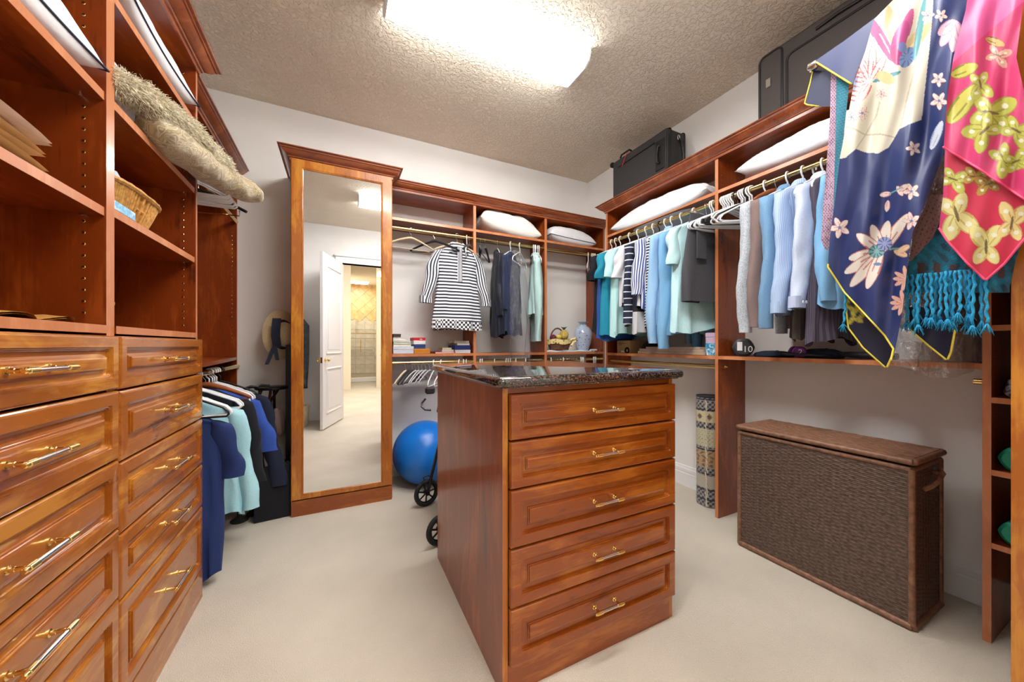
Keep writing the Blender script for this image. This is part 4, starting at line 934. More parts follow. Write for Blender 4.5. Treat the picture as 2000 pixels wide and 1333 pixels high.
# teal shawl with fringe
def paint_shawl(U, V, c):
    c[:] = lc((24, 122, 152)); k = np.sin(U * .16 + 2 * np.sin(V * .07)) * np.sin(V * .15 + 2 * np.sin(U * .05)); c[k > .45] = lc((40, 84, 102)); c[k < -.6] = lc((22, 146, 180)); k2 = (np.abs((V - .06 * (U - 1770)) - 522) < 11) & (np.sin(U * .2) > .2); c[k2] = lc((98, 66, 66))
sw = thing('fringed_shawl', 'teal patterned shawl with long turquoise tassels below the pink scarf', 'shawl', (VX, .45, 1.25))
drape('cloth', sw, [(1840, 380), (1826, 455), (1776, 505), (1770, 536), (1767, 572)], [(2005, 380), (2003, 455), (1985, 505), (1978, 536), (1972, 560)], VX + .012, paint_shawl, KNIT, .010, .035, 2.2, 2.2, 12)
TUR = plain('turquoise_yarn', (34, 152, 200), .9, 0, .25, 400, .4, 300)
rs = np.random.RandomState(3)
tass = [(1772 + 9.4 * k + rs.uniform(-2, 2), 538 - .9 * k, 612 + rs.uniform(-8, 24)) for k in range(17)] + [(1652, 555, 632)]
for k, (u, v0, v1) in enumerate(tass):
    xx = VX - .012 - .01 * (k % 3)
    pts = []
    for i in range(15):
        q = i / 14; p = onx(u + (rs.uniform(-1, 1) + 5 * math.sin(k * 1.7) * q), v0 + (v1 - v0) * q, xx); pts.append((p[0] + .002 * math.sin(i * 1.9 + k), p[1] + .002 * math.cos(i * 1.9 + k), p[2]))
    mb = MB().tube(pts, [.0032 if i % 2 else .0042 for i in range(12)] + [.0048, .0036, .004], 7)
    e = Vector(pts[-1])
    for j in range(14): mb.tube([e, e + Vector((rs.uniform(-.012, .012), rs.uniform(-.014, .014), rs.uniform(-.04, -.02)))], [.0016, .0008], 4)
    obj('tassel', mb, TUR, sw, True, angle=180)
# pink butterfly scarf
pk = thing('scarf', 'bright pink silk scarf with yellow butterflies, nearest on the valet rod', 'scarf', (VX, .35, 1.4))
PK1, PK2 = (224, 62, 122), (216, 40, 78)  # pinks differ by layer: light through thin silk put into the colour
def bfly(U, V, c, x, y, r, rot, c1=(204, 204, 92), c2=(168, 160, 60)):
    for k, (a, l) in enumerate(((35, 1.0), (-35, 1.0), (145, .8), (-145, .8))):
        a0 = math.radians(a + rot); petal(U, V, c, x, y, r * l, r * .42 * l, a + rot, c1, c2); ell(U, V, c, x + .55 * r * l * math.cos(a0), y + .55 * r * l * math.sin(a0), r * .12, r * .09, 0, (242, 240, 214))
    ell(U, V, c, x, y, r * .3, r * .06, rot, (120, 100, 60))
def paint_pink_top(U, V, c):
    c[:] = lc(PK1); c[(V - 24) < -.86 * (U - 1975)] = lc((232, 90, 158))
    petal(U, V, c, 1858, 148, 56, 17, -22, (206, 200, 82), (140, 132, 40)); petal(U, V, c, 1852, 240, 96, 24, -52, (208, 204, 90), (150, 142, 50)); ell(U, V, c, 1897, 190, 8, 4, -40, (244, 242, 226)); petal(U, V, c, 1925, 75, 40, 11, 20, (214, 176, 96), (110, 80, 40)); bfly(U, V, c, 1948, 108, 30, 20, (238, 176, 160), (180, 100, 90))
    bfly(U, V, c, 1935, 220, 56, 10); bfly(U, V, c, 1923, 255, 46, 140); bfly(U, V, c, 1960, 310, 40, 60); bfly(U, V, c, 1985, 315, 34, -20); bfly(U, V, c, 1915, 165, 34, 80); bfly(U, V, c, 1985, 255, 40, 30)
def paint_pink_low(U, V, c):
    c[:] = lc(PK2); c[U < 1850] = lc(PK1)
    bfly(U, V, c, 1868, 418, 56, 75, (230, 220, 150), (200, 176, 90)); bfly(U, V, c, 1862, 350, 34, 20); bfly(U, V, c, 1926, 482, 50, -90, (234, 224, 150), (206, 186, 100)); bfly(U, V, c, 1976, 436, 46, -80, (236, 214, 140), (206, 160, 90)); bfly(U, V, c, 1905, 345, 32, 10, (206, 170, 60), (150, 110, 30)); bfly(U, V, c, 1930, 360, 30, 170, (190, 150, 50), (140, 100, 30))
PH = plain('pink_hem', (228, 74, 116), .6)
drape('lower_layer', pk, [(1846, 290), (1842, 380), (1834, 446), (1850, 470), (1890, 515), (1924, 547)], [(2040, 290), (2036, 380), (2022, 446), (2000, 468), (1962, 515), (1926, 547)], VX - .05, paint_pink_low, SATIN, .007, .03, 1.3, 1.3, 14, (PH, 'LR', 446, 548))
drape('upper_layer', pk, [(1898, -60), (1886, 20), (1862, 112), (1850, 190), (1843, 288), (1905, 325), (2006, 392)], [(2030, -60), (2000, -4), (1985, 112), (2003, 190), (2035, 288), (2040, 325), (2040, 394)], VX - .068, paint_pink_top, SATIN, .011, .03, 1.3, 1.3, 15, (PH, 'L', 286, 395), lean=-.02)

# ------------------------------------------------------------------ wicker hamper
WICK = plain('dark_brown_wicker', (92, 74, 64), .45, 0, .45, 70, spec=.5); WICK2 = plain('light_brown_wicker', (128, 92, 72), .45, 0, .35, 50, spec=.4)
HX0, HX1, HY0, HY1 = 2.122, 2.436, .584, 1.282
hm = thing('wicker_hamper', 'long dark brown wicker laundry hamper with hinged lid', 'hamper', ((HX0 + HX1) / 2, (HY0 + HY1) / 2, 0))
def weave(p0, du, dv, nrm, lu, lv, pu, pv, amp=.0035, su=6, sv=4):
    nu, nvv = int(lu / pu * su), int(lv / pv * sv); u = np.linspace(0, lu, nu); v = np.linspace(0, lv, nvv); U, V = np.meshgrid(u, v)
    row = np.floor(V / pv); fr = V / pv - row; hr = np.sqrt(np.clip(1 - (2 * fr - 1) ** 2, 0, 1)); sgn = np.where(row % 2 == 0, 1, -1)
    st = U / pu; h = amp * hr * (.55 + .45 * sgn * np.cos(PI * st)) + amp * .9 * np.exp(-((st - np.round(st)) / .1) ** 2) * (sgn * np.cos(PI * np.round(st)) < 0)
    P = np.array(p0)[None, None] + U[..., None] * np.array(du) + V[..., None] * np.array(dv) + h[..., None] * np.array(nrm); return MB().grid(P)
bz0, bz1 = .03, .655
mb = weave((HX0, HY0, bz0), (0, 1, 0), (0, 0, 1), (-1, 0, 0), HY1 - HY0, bz1 - bz0, .031, .0085, .005); mb2 = weave((HX0, HY0, bz0), (1, 0, 0), (0, 0, 1), (0, -1, 0), HX1 - HX0, bz1 - bz0, .029, .0085, .005); mb3 = weave((HX0, HY1, bz0), (1, 0, 0), (0, 0, 1), (0, 1, 0), HX1 - HX0, bz1 - bz0, .029, .0085, su=4, sv=2)
obj('woven_front', mb, WICK, hm, True, recalc=False, angle=180); obj('woven_end', mb2, WICK, hm, True, recalc=False, angle=180); obj('woven_end', mb3, WICK, hm, True, recalc=False, angle=180)
obj('back_board', MB().box(HX1 - .006, HX1, HY0, HY1, bz0, bz1), WICK, hm)
def wrapped(p, q, r, mat, name, n=None):
    P, Q = Vector(p), Vector(q); L_ = (Q - P).length; n = n or int(L_ / .004); pts = [P.lerp(Q, i / n) for i in range(n + 1)]
    return obj(name, MB().tube(pts, [r * (1 if i % 2 else .9) for i in range(n + 1)], 8), mat, hm, True, angle=180)
for x, y in ((HX0, HY0), (HX0, HY1), (HX1, HY0), (HX1, HY1)): wrapped((x, y, .02), (x, y, .665), .012, WICK2, 'corner_post')
for z, r_ in ((.016, .016), (.665, .012)):
    for a, b_ in (((HX0, HY0), (HX0, HY1)), ((HX0, HY0), (HX1, HY0)), ((HX0, HY1), (HX1, HY1)), ((HX1, HY0), (HX1, HY1))): wrapped((*a, z), (*b_, z), r_, WICK2, 'rim')
lid = weave((HX0 - .004, HY0 - .004, .707), (0, 1, 0), (1, 0, 0), (0, 0, 1), HY1 - HY0 + .008, HX1 - HX0 + .008, .05, .022, .006, 8, 5)
lo = obj('lid', lid, WICK2, hm, True, recalc=False, angle=180)
for a, b_ in (((HX0 - .006, HY0 - .006), (HX0 - .006, HY1 + .006)), ((HX0 - .006, HY0 - .006), (HX1 + .006, HY0 - .006)), ((HX0 - .006, HY1 + .006), (HX1 + .006, HY1 + .006)), ((HX1 + .006, HY0 - .006), (HX1 + .006, HY1 + .006))):
    P, Q = Vector((*a, .697)), Vector((*b_, .697)); n_ = int((Q - P).length / .004); obj('lid_rim', MB().tube([P.lerp(Q, i / n_) for i in range(n_ + 1)], [.0145 if i % 2 else .0132 for i in range(n_ + 1)], 8), WICK2, lo, True, angle=180)
obj('lid_underside', MB().box(HX0, HX1, HY0, HY1, .69, .7), WICK, lo)
obj('handle', MB().tube([(2.23, HY0 - .004, .565), (2.235, HY0 - .025, .585), (2.26, HY0 - .036, .605), (2.32, HY0 - .036, .63), (2.345, HY0 - .025, .632), (2.35, HY0 - .004, .62)], .010, 8), WICK2, hm, True)

# ------------------------------------------------------------------ rolled rug
m_ = 64; hh = 150; th = np.linspace(0, 2 * PI, m_ + 1); zz = np.linspace(0, .80, hh); TH, ZZ = np.meshgrid(th, zz)
R_ = .088 + .002 * np.sin(5 * TH); RP = np.stack([R_ * np.cos(TH), R_ * np.sin(TH), ZZ], -1); cc = np.ones((hh, m_ + 1, 4)); c = cc[..., :3]; s_ = TH * .088
c[:] = lc((178, 170, 156))
orn = np.sin(s_ * 180) * np.sin(ZZ * 180) > .1; z_ = ZZ
band = lambda a, b_: (z_ >= a) & (z_ < b_)
dk = band(0, .13) | band(.225, .28) | band(.40, .43) | band(.56, .61) | band(.69, .79)
c[dk] = lc((150, 146, 142)); c[dk & orn] = lc((52, 54, 66)); tan_ = band(.28, .40); c[tan_] = lc((178, 146, 104)); c[tan_ & (np.sin(s_ * 120 + 2 * np.sin(z_ * 90)) * np.sin(z_ * 110) > .3)] = lc((112, 92, 76))
cr = band(.43, .56); c[cr] = lc((192, 188, 158)); c[cr & (np.sin(s_ * 230) * np.sin(z_ * 210) > .7)] = lc((130, 128, 104)); c2_ = band(.61, .69); c[c2_] = lc((200, 188, 150)); c[c2_ & (np.abs(((s_ * 14) % 1) - .5) + np.abs(((z_ - .61) / .08) - .5) < .3)] = lc((110, 90, 74))
for a in (.05, .12, .235, .41, .575, .70, .775): c[np.abs(z_ - a) < .004] = lc((40, 42, 52))
c[z_ > .785] = lc((30, 34, 52))
rug = single('rolled_rug', 'rolled patterned oriental rug standing behind the right partition', 'rug', MB().grid(RP), attr_mat('rug_pile', .95, .2, .4, 300), (2.48, 1.715, .003), (0, .02, .9), cols=cc.reshape(-1, 4), recalc=False, angle=180)
sp_ = MB().tube([((.008 + .0018 * k) * math.cos(k * .6), (.008 + .0018 * k) * math.sin(k * .6), .796) for k in range(44)], .005, 6); obj('roll_end', sp_, plain('rug_edge', (60, 58, 62), .95), rug, True)
fr = MB(); rs = np.random.RandomState(5)
for k in range(90):
    a = 2.55 + rs.uniform(-.05, .05); z = .02 + k * .0085; r0 = .09; fr.tube([(r0 * math.cos(a), r0 * math.sin(a), z), ((r0 + .02) * math.cos(a + .1), (r0 + .02) * math.sin(a + .1), z - rs.uniform(0, .02)), ((r0 + .03) * math.cos(a + .15), (r0 + .03) * math.sin(a + .15), z - rs.uniform(.01, .04))], .0015, 4)
fo = obj('fringe', fr, plain('rug_fringe', (214, 204, 184), .95), rug, True); fo['kind'] = 'stuff'

# ------------------------------------------------------------------ exercise ball and rollator
BALLM, nt, b = newmat('blue_vinyl'); tc = N(nt, 'ShaderNodeTexCoord'); wv = N(nt, 'ShaderNodeTexWave', bands_direction='Z'); setin(wv, Scale=42.0, Distortion=.4); nt.links.new(tc.outputs['Object'], wv.inputs['Vector']); bu_ = N(nt, 'ShaderNodeBump'); setin(bu_, Strength=.12, Distance=.004); nt.links.new(wv.outputs['Fac'], bu_.inputs['Height']); nt.links.new(bu_.outputs[0], b.inputs['Normal']); b.inputs['Base Color'].default_value = lin((22, 120, 220)); setin(b, Roughness=.28)
prof = [(max(.001, .264 * math.sin(PI * i / 40)), -.264 * math.cos(PI * i / 40)) for i in range(41)]
ball = single('exercise_ball', 'large shiny blue exercise ball between mirror cabinet and island', 'exercise ball', MB().lathe(prof, n=64), BALLM, (.66, 3.05, .264), (.5, .5, 0), angle=180)
obj('valve_plug', MB().lathe([(.012, .263), (.012, .267), (.004, .268)], n=12), WHITEPL, ball, True)
rl = thing('rollator', 'black four-wheeled rollator walker behind the island', 'walker', (.8, 2.33, 0)); RUB = plain('black_rubber', (26, 26, 28), .7, 0, .1); ALU = plain('black_tube', (30, 31, 34), .35, .3, .05)
def wheel(x, y, ang, r=.098):
    c_ = Vector((x, y, r)); ax = Vector((math.cos(ang), math.sin(ang), 0)); dv_ = Vector((-ax.y, ax.x, 0)); up = Vector((0, 0, 1))
    ringp = lambda R: [c_ + (dv_ * math.cos(t) + up * math.sin(t)) * R for t in [2 * PI * j / 28 for j in range(28)]]
    w_ = obj('wheel', MB().tube(ringp(r - .014), .0145, 10, closed=True), RUB, rl, True, angle=180)
    h = MB().tube(ringp(r - .03), .005, 6, closed=True).tube([c_ - ax * .02, c_ + ax * .02], .018, 12)
    for j in range(7):
        t = 2 * PI * j / 7 + .3; h.tube([c_, c_ + (dv_ * math.cos(t) + up * math.sin(t)) * (r - .03)], .006, 6)
    obj('spokes', h, ALU, w_, True)
wheel(.575, 2.60, 1.85); wheel(.535, 2.06, 1.85, .09); wheel(1.12, 2.75, 1.85); wheel(1.1, 2.2, 1.85)
fm = MB()
for xo, yo in ((.575, 2.60), (1.12, 2.75)): fm.tube([(xo + .01, yo, .1), (xo + .04, yo - .01, .24), (xo + .05, yo - .18, .5), (xo + .04, yo - .3, .78), (xo + .0, yo - .42, .84)], .012, 8)
for xo, yo in ((.525, 2.06), (1.1, 2.2)): fm.tube([(xo + .02, yo, .1), (xo + .06, yo + .02, .2), (xo + .07, yo + .1, .5), (xo + .06, yo + .15, .6)], .012, 8)
fm.tube([(.63, 2.2, .55), (1.16, 2.35, .55)], .011, 8).tube([(.62, 2.42, .5), (1.16, 2.57, .5)], .011, 8)
obj('frame', fm, ALU, rl, True); obj('seat', MB().box(.64, 1.12, 2.2, 2.5, .55, .575, .008), RUB, rl)
obj('brake_cable', MB().tube([(.56, 2.6, .19), (.54, 2.55, .23), (.57, 2.52, .25), (.6, 2.56, .22)], .004, 6), RUB, rl, True)
for xo, yo, lab in ((.575, 2.18, 0), (1.12, 2.33, 1)):
    obj('hand_grip', MB().tube([(xo, yo, .84), (xo - .005, yo - .12, .85)], .017, 10), RUB, rl, True)
    obj('brake_lever', MB().tube([(xo - .01, yo + .03, .80), (xo - .03, yo - .02, .77), (xo - .02, yo - .09, .76), (xo + .01, yo - .1, .775)], .006, 8), ALU, rl, True)
obj('brake_lever', MB().tube([(.545, 2.5, .80), (.515, 2.48, .775), (.51, 2.46, .755), (.53, 2.44, .735), (.57, 2.44, .73)], .007, 8), ALU, rl, True); obj('hand_grip', MB().box(.535, .60, 2.44, 2.48, .84, .885, .01), RUB, rl)

# ------------------------------------------------------------------ suitcases on the right unit
CASE = plain('charcoal_nylon', (54, 53, 54), .75, 0, .12, 300, .25, 900); CASEB = plain('black_trim', (18, 18, 20), .5); RED = plain('red_tag', (190, 44, 40), .6)
def suitcase(label, x0, x1, y0, y1, z0, z1, end):
    t = thing('suitcase', label, 'suitcase', ((x0 + x1) / 2, (y0 + y1) / 2, z0)); obj('shell', MB().box(x0, x1, y0, y1, z0, z1, .028), CASE, t, True)
    for xq in (x0 + .045, x1 - .035):
        r = .028; loop = []
        for cy, cz, t0 in ((y1 - r, z1 - r, 0), (y0 + r, z1 - r, PI / 2), (y0 + r, z0 + r, PI), (y1 - r, z0 + r, 1.5 * PI)):
            for j in range(5): a = t0 + PI / 2 * j / 4; loop.append((xq, cy + (r - .001) * math.cos(a), cz + (r - .001) * math.sin(a)))
        obj('zip', MB().tube(loop, .0055, 6, closed=True), CASEB, t, True)
    return t
s1 = suitcase('black soft suitcase with red tag on the right unit near the corner', 2.335, 2.575, 1.975, 2.615, 2.478, 2.925, 0)
obj('handle_plate', MB().box(2.329, 2.337, 2.0, 2.085, 2.60, 2.84, .002), CASEB, s1); obj('telescopic_handle', MB().tube([(2.326, 2.045, 2.655), (2.318, 2.055, 2.66), (2.318, 2.065, 2.72), (2.318, 2.055, 2.785), (2.326, 2.045, 2.79)], .011, 8), CASEB, s1, True)
obj('end_guard', MB().box(2.33, 2.37, 1.966, 1.976, 2.58, 2.86, .003), CASEB, s1); obj('side_handle', MB().tube([(2.47, 1.974, 2.84), (2.475, 1.955, 2.82), (2.485, 1.945, 2.72), (2.49, 1.95, 2.62), (2.49, 1.974, 2.59)], .012, 8), CASEB, s1, True)
obj('handle_ring', MB().tube([(2.462 + .012 * math.cos(a), 1.97, 2.855 + .02 * math.sin(a)) for a in [2 * PI * j / 12 for j in range(12)]], .003, 6, closed=True), CHROME, s1, True)
obj('skid_rail', MB().tube([(2.331, 2.10, 2.845), (2.331, 2.52, 2.835)], .005, 8), CASEB, s1, True); obj('skid_rail', MB().tube([(2.331, 2.12, 2.56), (2.331, 2.55, 2.55)], .005, 8), CASEB, s1, True)
obj('top_handle', MB().tube([(2.36, 2.38, 2.925), (2.355, 2.4, 2.945), (2.355, 2.5, 2.945), (2.36, 2.52, 2.925)], .008, 8), CASEB, s1, True); obj('red_tag', MB().tube([(2.333, 2.40, 2.92), (2.322, 2.43, 2.86), (2.322, 2.46, 2.81)], .004, 6), RED, s1, True)
obj('corner_wheel', MB().lathe([(.02, -.015), (.024, -.01), (.024, .01), (.02, .015)], (2.35, 2.612, 2.90), 14, axis='x'), CASEB, s1, True)
CASE = plain('brown_charcoal_nylon', (70, 64, 62), .75, 0, .12, 300, .25, 900)
s2 = suitcase('large brown-black suitcase on the right unit behind the scarves', 2.335, 2.59, .50, 1.312, 2.478, 2.965, 0)
def rrect(y0, y1, z0, z1, x, r=.03):
    loop = []
    for cy, cz, t0 in ((y1 - r, z1 - r, 0), (y0 + r, z1 - r, PI / 2), (y0 + r, z0 + r, PI), (y1 - r, z0 + r, 1.5 * PI)):
        for j in range(5): a = t0 + PI / 2 * j / 4; loop.append((x, cy + r * math.cos(a), cz + r * math.sin(a)))
    return loop
obj('pocket_zip', MB().tube(rrect(1.165, 1.288, 2.49, 2.94, 2.333), .006, 6, closed=True), CASEB, s2, True); obj('pocket_zip', MB().tube(rrect(.53, 1.14, 2.49, 2.86, 2.333), .006, 6, closed=True), CASEB, s2, True); obj('name_plate', MB().box(2.328, 2.335, 1.225, 1.25, 2.74, 2.79), CHROME, s2); obj('strap', MB().tube([(2.332, 1.0, 2.9), (2.325, .9, 2.905), (2.332, .8, 2.9)], .008, 8), CASEB, s2, True)

# ------------------------------------------------------------------ clothes on the back unit (rod along x, hangers turned to the room)
BZ = 2.15; HB = PI / 2; RY = 3.045
HL, HG = 'white plastic hanger holding a garment on the back rod', 'hangers under the back wall clothes'
STR = stripes('black_white_bold_stripe', (236, 238, 244), (34, 36, 52), 'z', .028, .52); STRV = stripes('black_white_sleeve_stripe', (236, 238, 244), (34, 36, 52), 'su', 1/13, .52); CHK = checks('black_white_check', (26, 28, 40), (240, 240, 244), .019)
hanger('beige', (.545, RY, BZ), .12, 'empty beige velvet hanger on the back rod by the mirror cabinet', 'beige hanger by the mirror')
hanger('velvet', (.745, RY, BZ), -.45, 'empty wide black hanger turned in front of the striped tunic', 'black hanger by the tunic')
tun = garment('tunic', 'black and white striped tunic with checked hem on the back rod', 'tunic', (.94, RY - .02, BZ), .08, STR, W=.36, L=.70, sleeve=.46, T=.06, hemf=1.3, seed=31, collar=STR, cuff=STRV, sl_mat=STRV, spread=.12, sr=.062, hang='beige', hem_mat=CHK, fold=.8, tail=.5)
def frontal(q, w_): return [(x, -.060 - .006 * abs(x) / .05, z) for x, z in q]
pl = MB().box(-.022, .022, -.066, -.058, -.42, -.12, .002); obj('placket', pl, stripes('placket_stripe', (236, 238, 244), (34, 36, 52), 'x', .011, .5), tun)
for x, rz_ in ((1.035, 1.2), (1.06, 1.0)): hanger('white' if x < 1.05 else 'velvet', (x, RY, BZ), rz_, 'hanger turned edge-on beside the divider, right of the tunic', 'two hangers right of the tunic')
for x, rz_ in ((1.165, 1.25), (1.215, 1.0)): hanger('velvet', (x, RY, BZ), rz_, 'empty black hanger in the middle bay beside the divider', 'black hangers in the middle bay')
NB = fab('ink_blouse', (24, 27, 42), .1, .6)
garment('blouse', 'ink-black blouse with ruched sleeve in the middle back bay', 'blouse', (1.335, RY, BZ), 1.25, NB, W=.40, L=.80, sleeve=.56, seed=32, spread=.02, sr=.062, T=.055, hang='grey')
NB2 = fab('navy_dress_blue', (40, 48, 78), .1, .6)
garment('blouse', 'navy blouse inside the clear bag in the middle back bay', 'blouse', (1.475, RY, BZ), .8, NB2, W=.42, L=.78, sleeve=.50, seed=33, spread=.03, sr=.066, T=.06)
garment('hoodie', 'mint green hooded jacket at the right end of the middle bay', 'jacket', (1.75, RY, BZ), 1.15, fab('sage_mint_fleece', (176, 208, 206)), W=.42, L=.60, sleeve=.78, seed=34, spread=.03, sr=.064, T=.06, collar=fab('sage_mint_fleece', (176, 208, 206)), cuff=fab('sage_mint_fleece', (176, 208, 206)))
hanger('white', (1.575, RY, BZ), .75, 'lone white hanger beside the plastic-bagged blouse', 'lone white hanger')
for x in (1.725, 1.742, 1.775, 1.79): hanger('white', (x, RY, BZ), 1.15 + random.uniform(-.1, .1), 'white hanger bunched above the mint jacket', 'white hangers above the mint jacket')
mb = MB(); rings = []
for i in range(30):
    q = i / 29; z = BZ - .07 - q * 1.02; a = .03 + .12 * min(1, q * 4) - .05 * max(0, q - .75) * 4 * .5; b_ = .03 + .055 * min(1, q * 3)
    ca_, sa_ = math.cos(.8), math.sin(.8); ring = []
    for t_ in [2 * PI * j / 60 for j in range(60)]:
        lx = a * math.copysign(abs(math.cos(t_)) ** .7, math.cos(t_)) + .010 * math.sin(5 * t_ + 7 * q); ly = b_ * math.sin(t_) + .012 * math.sin(4 * t_ + 9 * q) + .006 * math.sin(11 * t_ + 25 * q)
        ring.append((1.515 + .02 * q + lx * ca_ - ly * sa_, RY - .02 - .06 * q + lx * sa_ + ly * ca_, z))
    rings.append(ring)
mb.loft(rings, True); single('garment_bag', 'clear plastic bag over the navy blouse on the back rod', 'garment bag', mb, film('thin_plastic_film', .12), (1.5, RY, 1.1), world=True, angle=60)
for i, x in enumerate((2.40, 2.425, 2.45, 2.47, 2.49)): hanger('white' if i != 1 else 'black', (x, RY, BZ), .85 + .05 * i, 'empty hanger bunched at the right end of the back rod', 'empty hangers at the right back corner')
# lower back rods: mostly hooks show above the island
for x in (.50, .525, .555): hanger('beige' if x < .51 else 'velvet', (x, RY, 1.03), 1.0, 'slim hanger in the lower left back bay', 'slim hangers on the lower back rod')
for x in (.58, .605, .635, .665, .70): hanger('grey', (x, RY, 1.03), .95 + random.uniform(-.15, .1), 'pale wire-hooked hanger in the lower left back bay', 'pale hangers on the lower back rod')
for x in (.735, .80, .965, 1.005, 1.03, 1.165, 1.185, 1.31, 1.43, 1.452, 1.475, 1.53, 1.64, 1.93, 2.08, 2.30, 2.32, 2.34, 2.47, 2.485, 2.50): hanger('white', (x, RY, 1.03), 1.05 + random.uniform(-.15, .15), 'white plastic hanger on the low back rod behind the island', 'white hangers behind the island')
for x in np.arange(1.68, 1.84, .02): hanger('velvet', (float(x), RY, 1.03), 1.3, 'dark hanger packed on the low back rod behind the island', 'dark hangers behind the island')
for x in np.arange(2.0, 2.26, .022): hanger('velvet', (float(x), RY, 1.03), 1.3, 'dark hanger packed in the low right back bay', 'dark hangers in the low right bay')

# ------------------------------------------------------------------ clothes on the left lower rod
LZ = 1.02
HL, HG = 'white plastic hanger holding clothes on the left lower rod', 'hangers on the left lower rod'
G = dict(rotz=0, cat='dress')
NVD = fab('navy_jersey', (34, 52, 104), .12)
LXr = -.69
garment('dress', 'long navy jersey dress hanging beside the left drawers', 'dress', (LXr, 2.235, LZ), -.06, NVD, W=.34, L=.80, sleeve=.28, seed=41, spread=.055, sr=.05, T=.06, hemf=.92, dz=-.10)
garment('tunic', 'pale aqua linen tunic behind the navy dress', 'tunic', (LXr, 2.42, LZ), -.06, fab('aqua_linen', (172, 222, 234), .1), W=.36, L=.64, sleeve=.56, seed=42, spread=.085, sr=.052, T=.06, dz=-.06, hemf=1.2)
garment('blouse', 'black blouse between the aqua tunic and the blue top', 'blouse', (LXr, 2.60, LZ), -.05, BLK, W=.40, L=.62, sleeve=.5, seed=43, T=.05, hang='wood', dz=-.04, spread=.06)
garment('tee_shirt', 'bright blue short-sleeved top on the left lower rod', 'shirt', (LXr, 2.72, LZ), -.05, fab('cobalt_cotton', (52, 84, 170)), W=.40, L=.5, sleeve=.34, seed=44, spread=.10, sr=.06, T=.05, dz=-.05)
garment('jacket', 'dark navy jacket nearest the back wall on the left rod', 'jacket', (LXr, 2.88, LZ), -.05, fab('midnight_cotton', (30, 36, 58)), W=.44, L=.66, sleeve=.62, seed=45, spread=.12, sr=.062, T=.06, hang='black', dz=-.05)
for y in (2.215, 2.25, 2.27, 2.44, 2.47, 2.66, 2.76, 2.80): hanger('white', (LXr, y, LZ), random.uniform(-.15, .02), HL, HG)
hanger('black', (LXr, 2.20, LZ), -.1, 'black hanger at the near end of the left lower rod', 'black hanger on the left rod')
# hangers on the left upper rod
for k in range(9): hanger('white', (-.70, 2.20 + .022 * k, 2.11), random.uniform(-.06, .06), 'white hanger stacked on the left upper rod under the bolster', 'white hangers on the left upper rod')
o_ = thing('trouser_hanger', 'black trouser hanger with chrome bar on the left upper rod', 'hanger', (-.70, 2.52, 2.11), -.25, None, True)
obj('arm', MB().tube([(-.2, 0, -.17), (-.05, 0, -.08), (0, 0, -.07), (.05, 0, -.08), (.235, 0, -.175)], [.006, .009, .010, .009, .008], 8), BLACKPL, o_, True); obj('bar', MB().tube([(-.2, 0, -.17), (-.2, 0, -.185), (.20, 0, -.2), (.20, 0, -.17)], .004, 8), CHROME, o_, True); obj('hook', MB().tube(arc(0, 0, .017, -.6, PI, 10) + [(-.017, 0, -.01), (-.01, 0, -.03), (0, 0, -.042), (0, 0, -.07)], .0018, 6), CHROME, o_, True)

# ------------------------------------------------------------------ things on shelves
LS = 1.106
def bx(name, label, cat, u0, u1, z0, h, y=3.10, dep=.16, rgb=(255, 255, 255), rough=.5, group=None, pages=False, rot=0, bev=.002):
    x0 = ony(u0, 674, y)[0]; x1 = ony(u1, 674, y)[0]
    mb = MB()
    if pages:
        mb.box(x0, x1, y, y + dep, z0, z0 + .003, m if False else 0) if False else None
    t = thing(name, label, cat, ((x0 + x1) / 2, y + dep / 2, z0), 0, group)
    M_ = plain('paint_%d_%d_%d' % tuple(rgb), rgb, rough, 0, .06, 40)
    if pages:
        obj('cover', MB().box(x0, x1, y, y + dep, z0, z0 + .0025).box(x0, x1, y, y + dep, z0 + h - .0025, z0 + h).box(x0, x0 + .003, y, y + dep, z0, z0 + h), M_, t); obj('pages', MB().box(x0 + .003, x1 - .004, y + .003, y + dep - .003, z0 + .0025, z0 + h - .0025), plain('paper_pages', (236, 230, 216), .8), t)
    else:
        obj('base', MB().box(x0, x1, y, y + dep, z0, z0 + h * .55, bev), M_, t); obj('lid', MB().box(x0 - .001, x1 + .001, y - .001, y + dep + .001, z0 + h * .55, z0 + h, bev), M_, t)
    return t, x0, x1
z = LS
bx('storage_box', 'pale blue-grey box at the bottom of the left book pile', 'box', 768, 808, z, .062, 3.08, .2, (206, 214, 226)); z += .062
bx('book', 'mottled pink book on the pale box', 'book', 768, 803, z, .02, 3.09, .17, (196, 172, 164), pages=True); z += .02
bx('book', 'green book in the left pile', 'book', 768, 800, z, .018, 3.09, .16, (40, 140, 96), pages=True); z += .018
bx('book', 'thin white book on the green book', 'book', 768, 797, z, .012, 3.09, .16, (226, 228, 232), pages=True); z += .012
bx('book', 'white album in the left pile under the dark box', 'book', 768, 793, z, .026, 3.09, .16, (232, 236, 242), pages=True); z += .026
bx('storage_box', 'small dark brown box on top of the left pile', 'box', 768, 783, z, .03, 3.1, .12, (66, 54, 52))
z = LS
bx('storage_box', 'orange-brown box at the foot of the red box stack', 'box', 809, 840, z, .042, 3.07, .17, (204, 132, 36)); z += .042
bx('storage_box', 'navy box in the stack below the white one', 'box', 809, 831, z, .038, 3.09, .15, (36, 60, 118)); z += .038
bx('storage_box', 'white box below the red lid', 'box', 808, 831, z, .032, 3.09, .15, (238, 238, 240)); z += .032
rb, rx0, rx1 = bx('storage_box', 'bright red box with white mark on top of the stack', 'box', 807, 831, z, .026, 3.09, .15, (206, 26, 40))
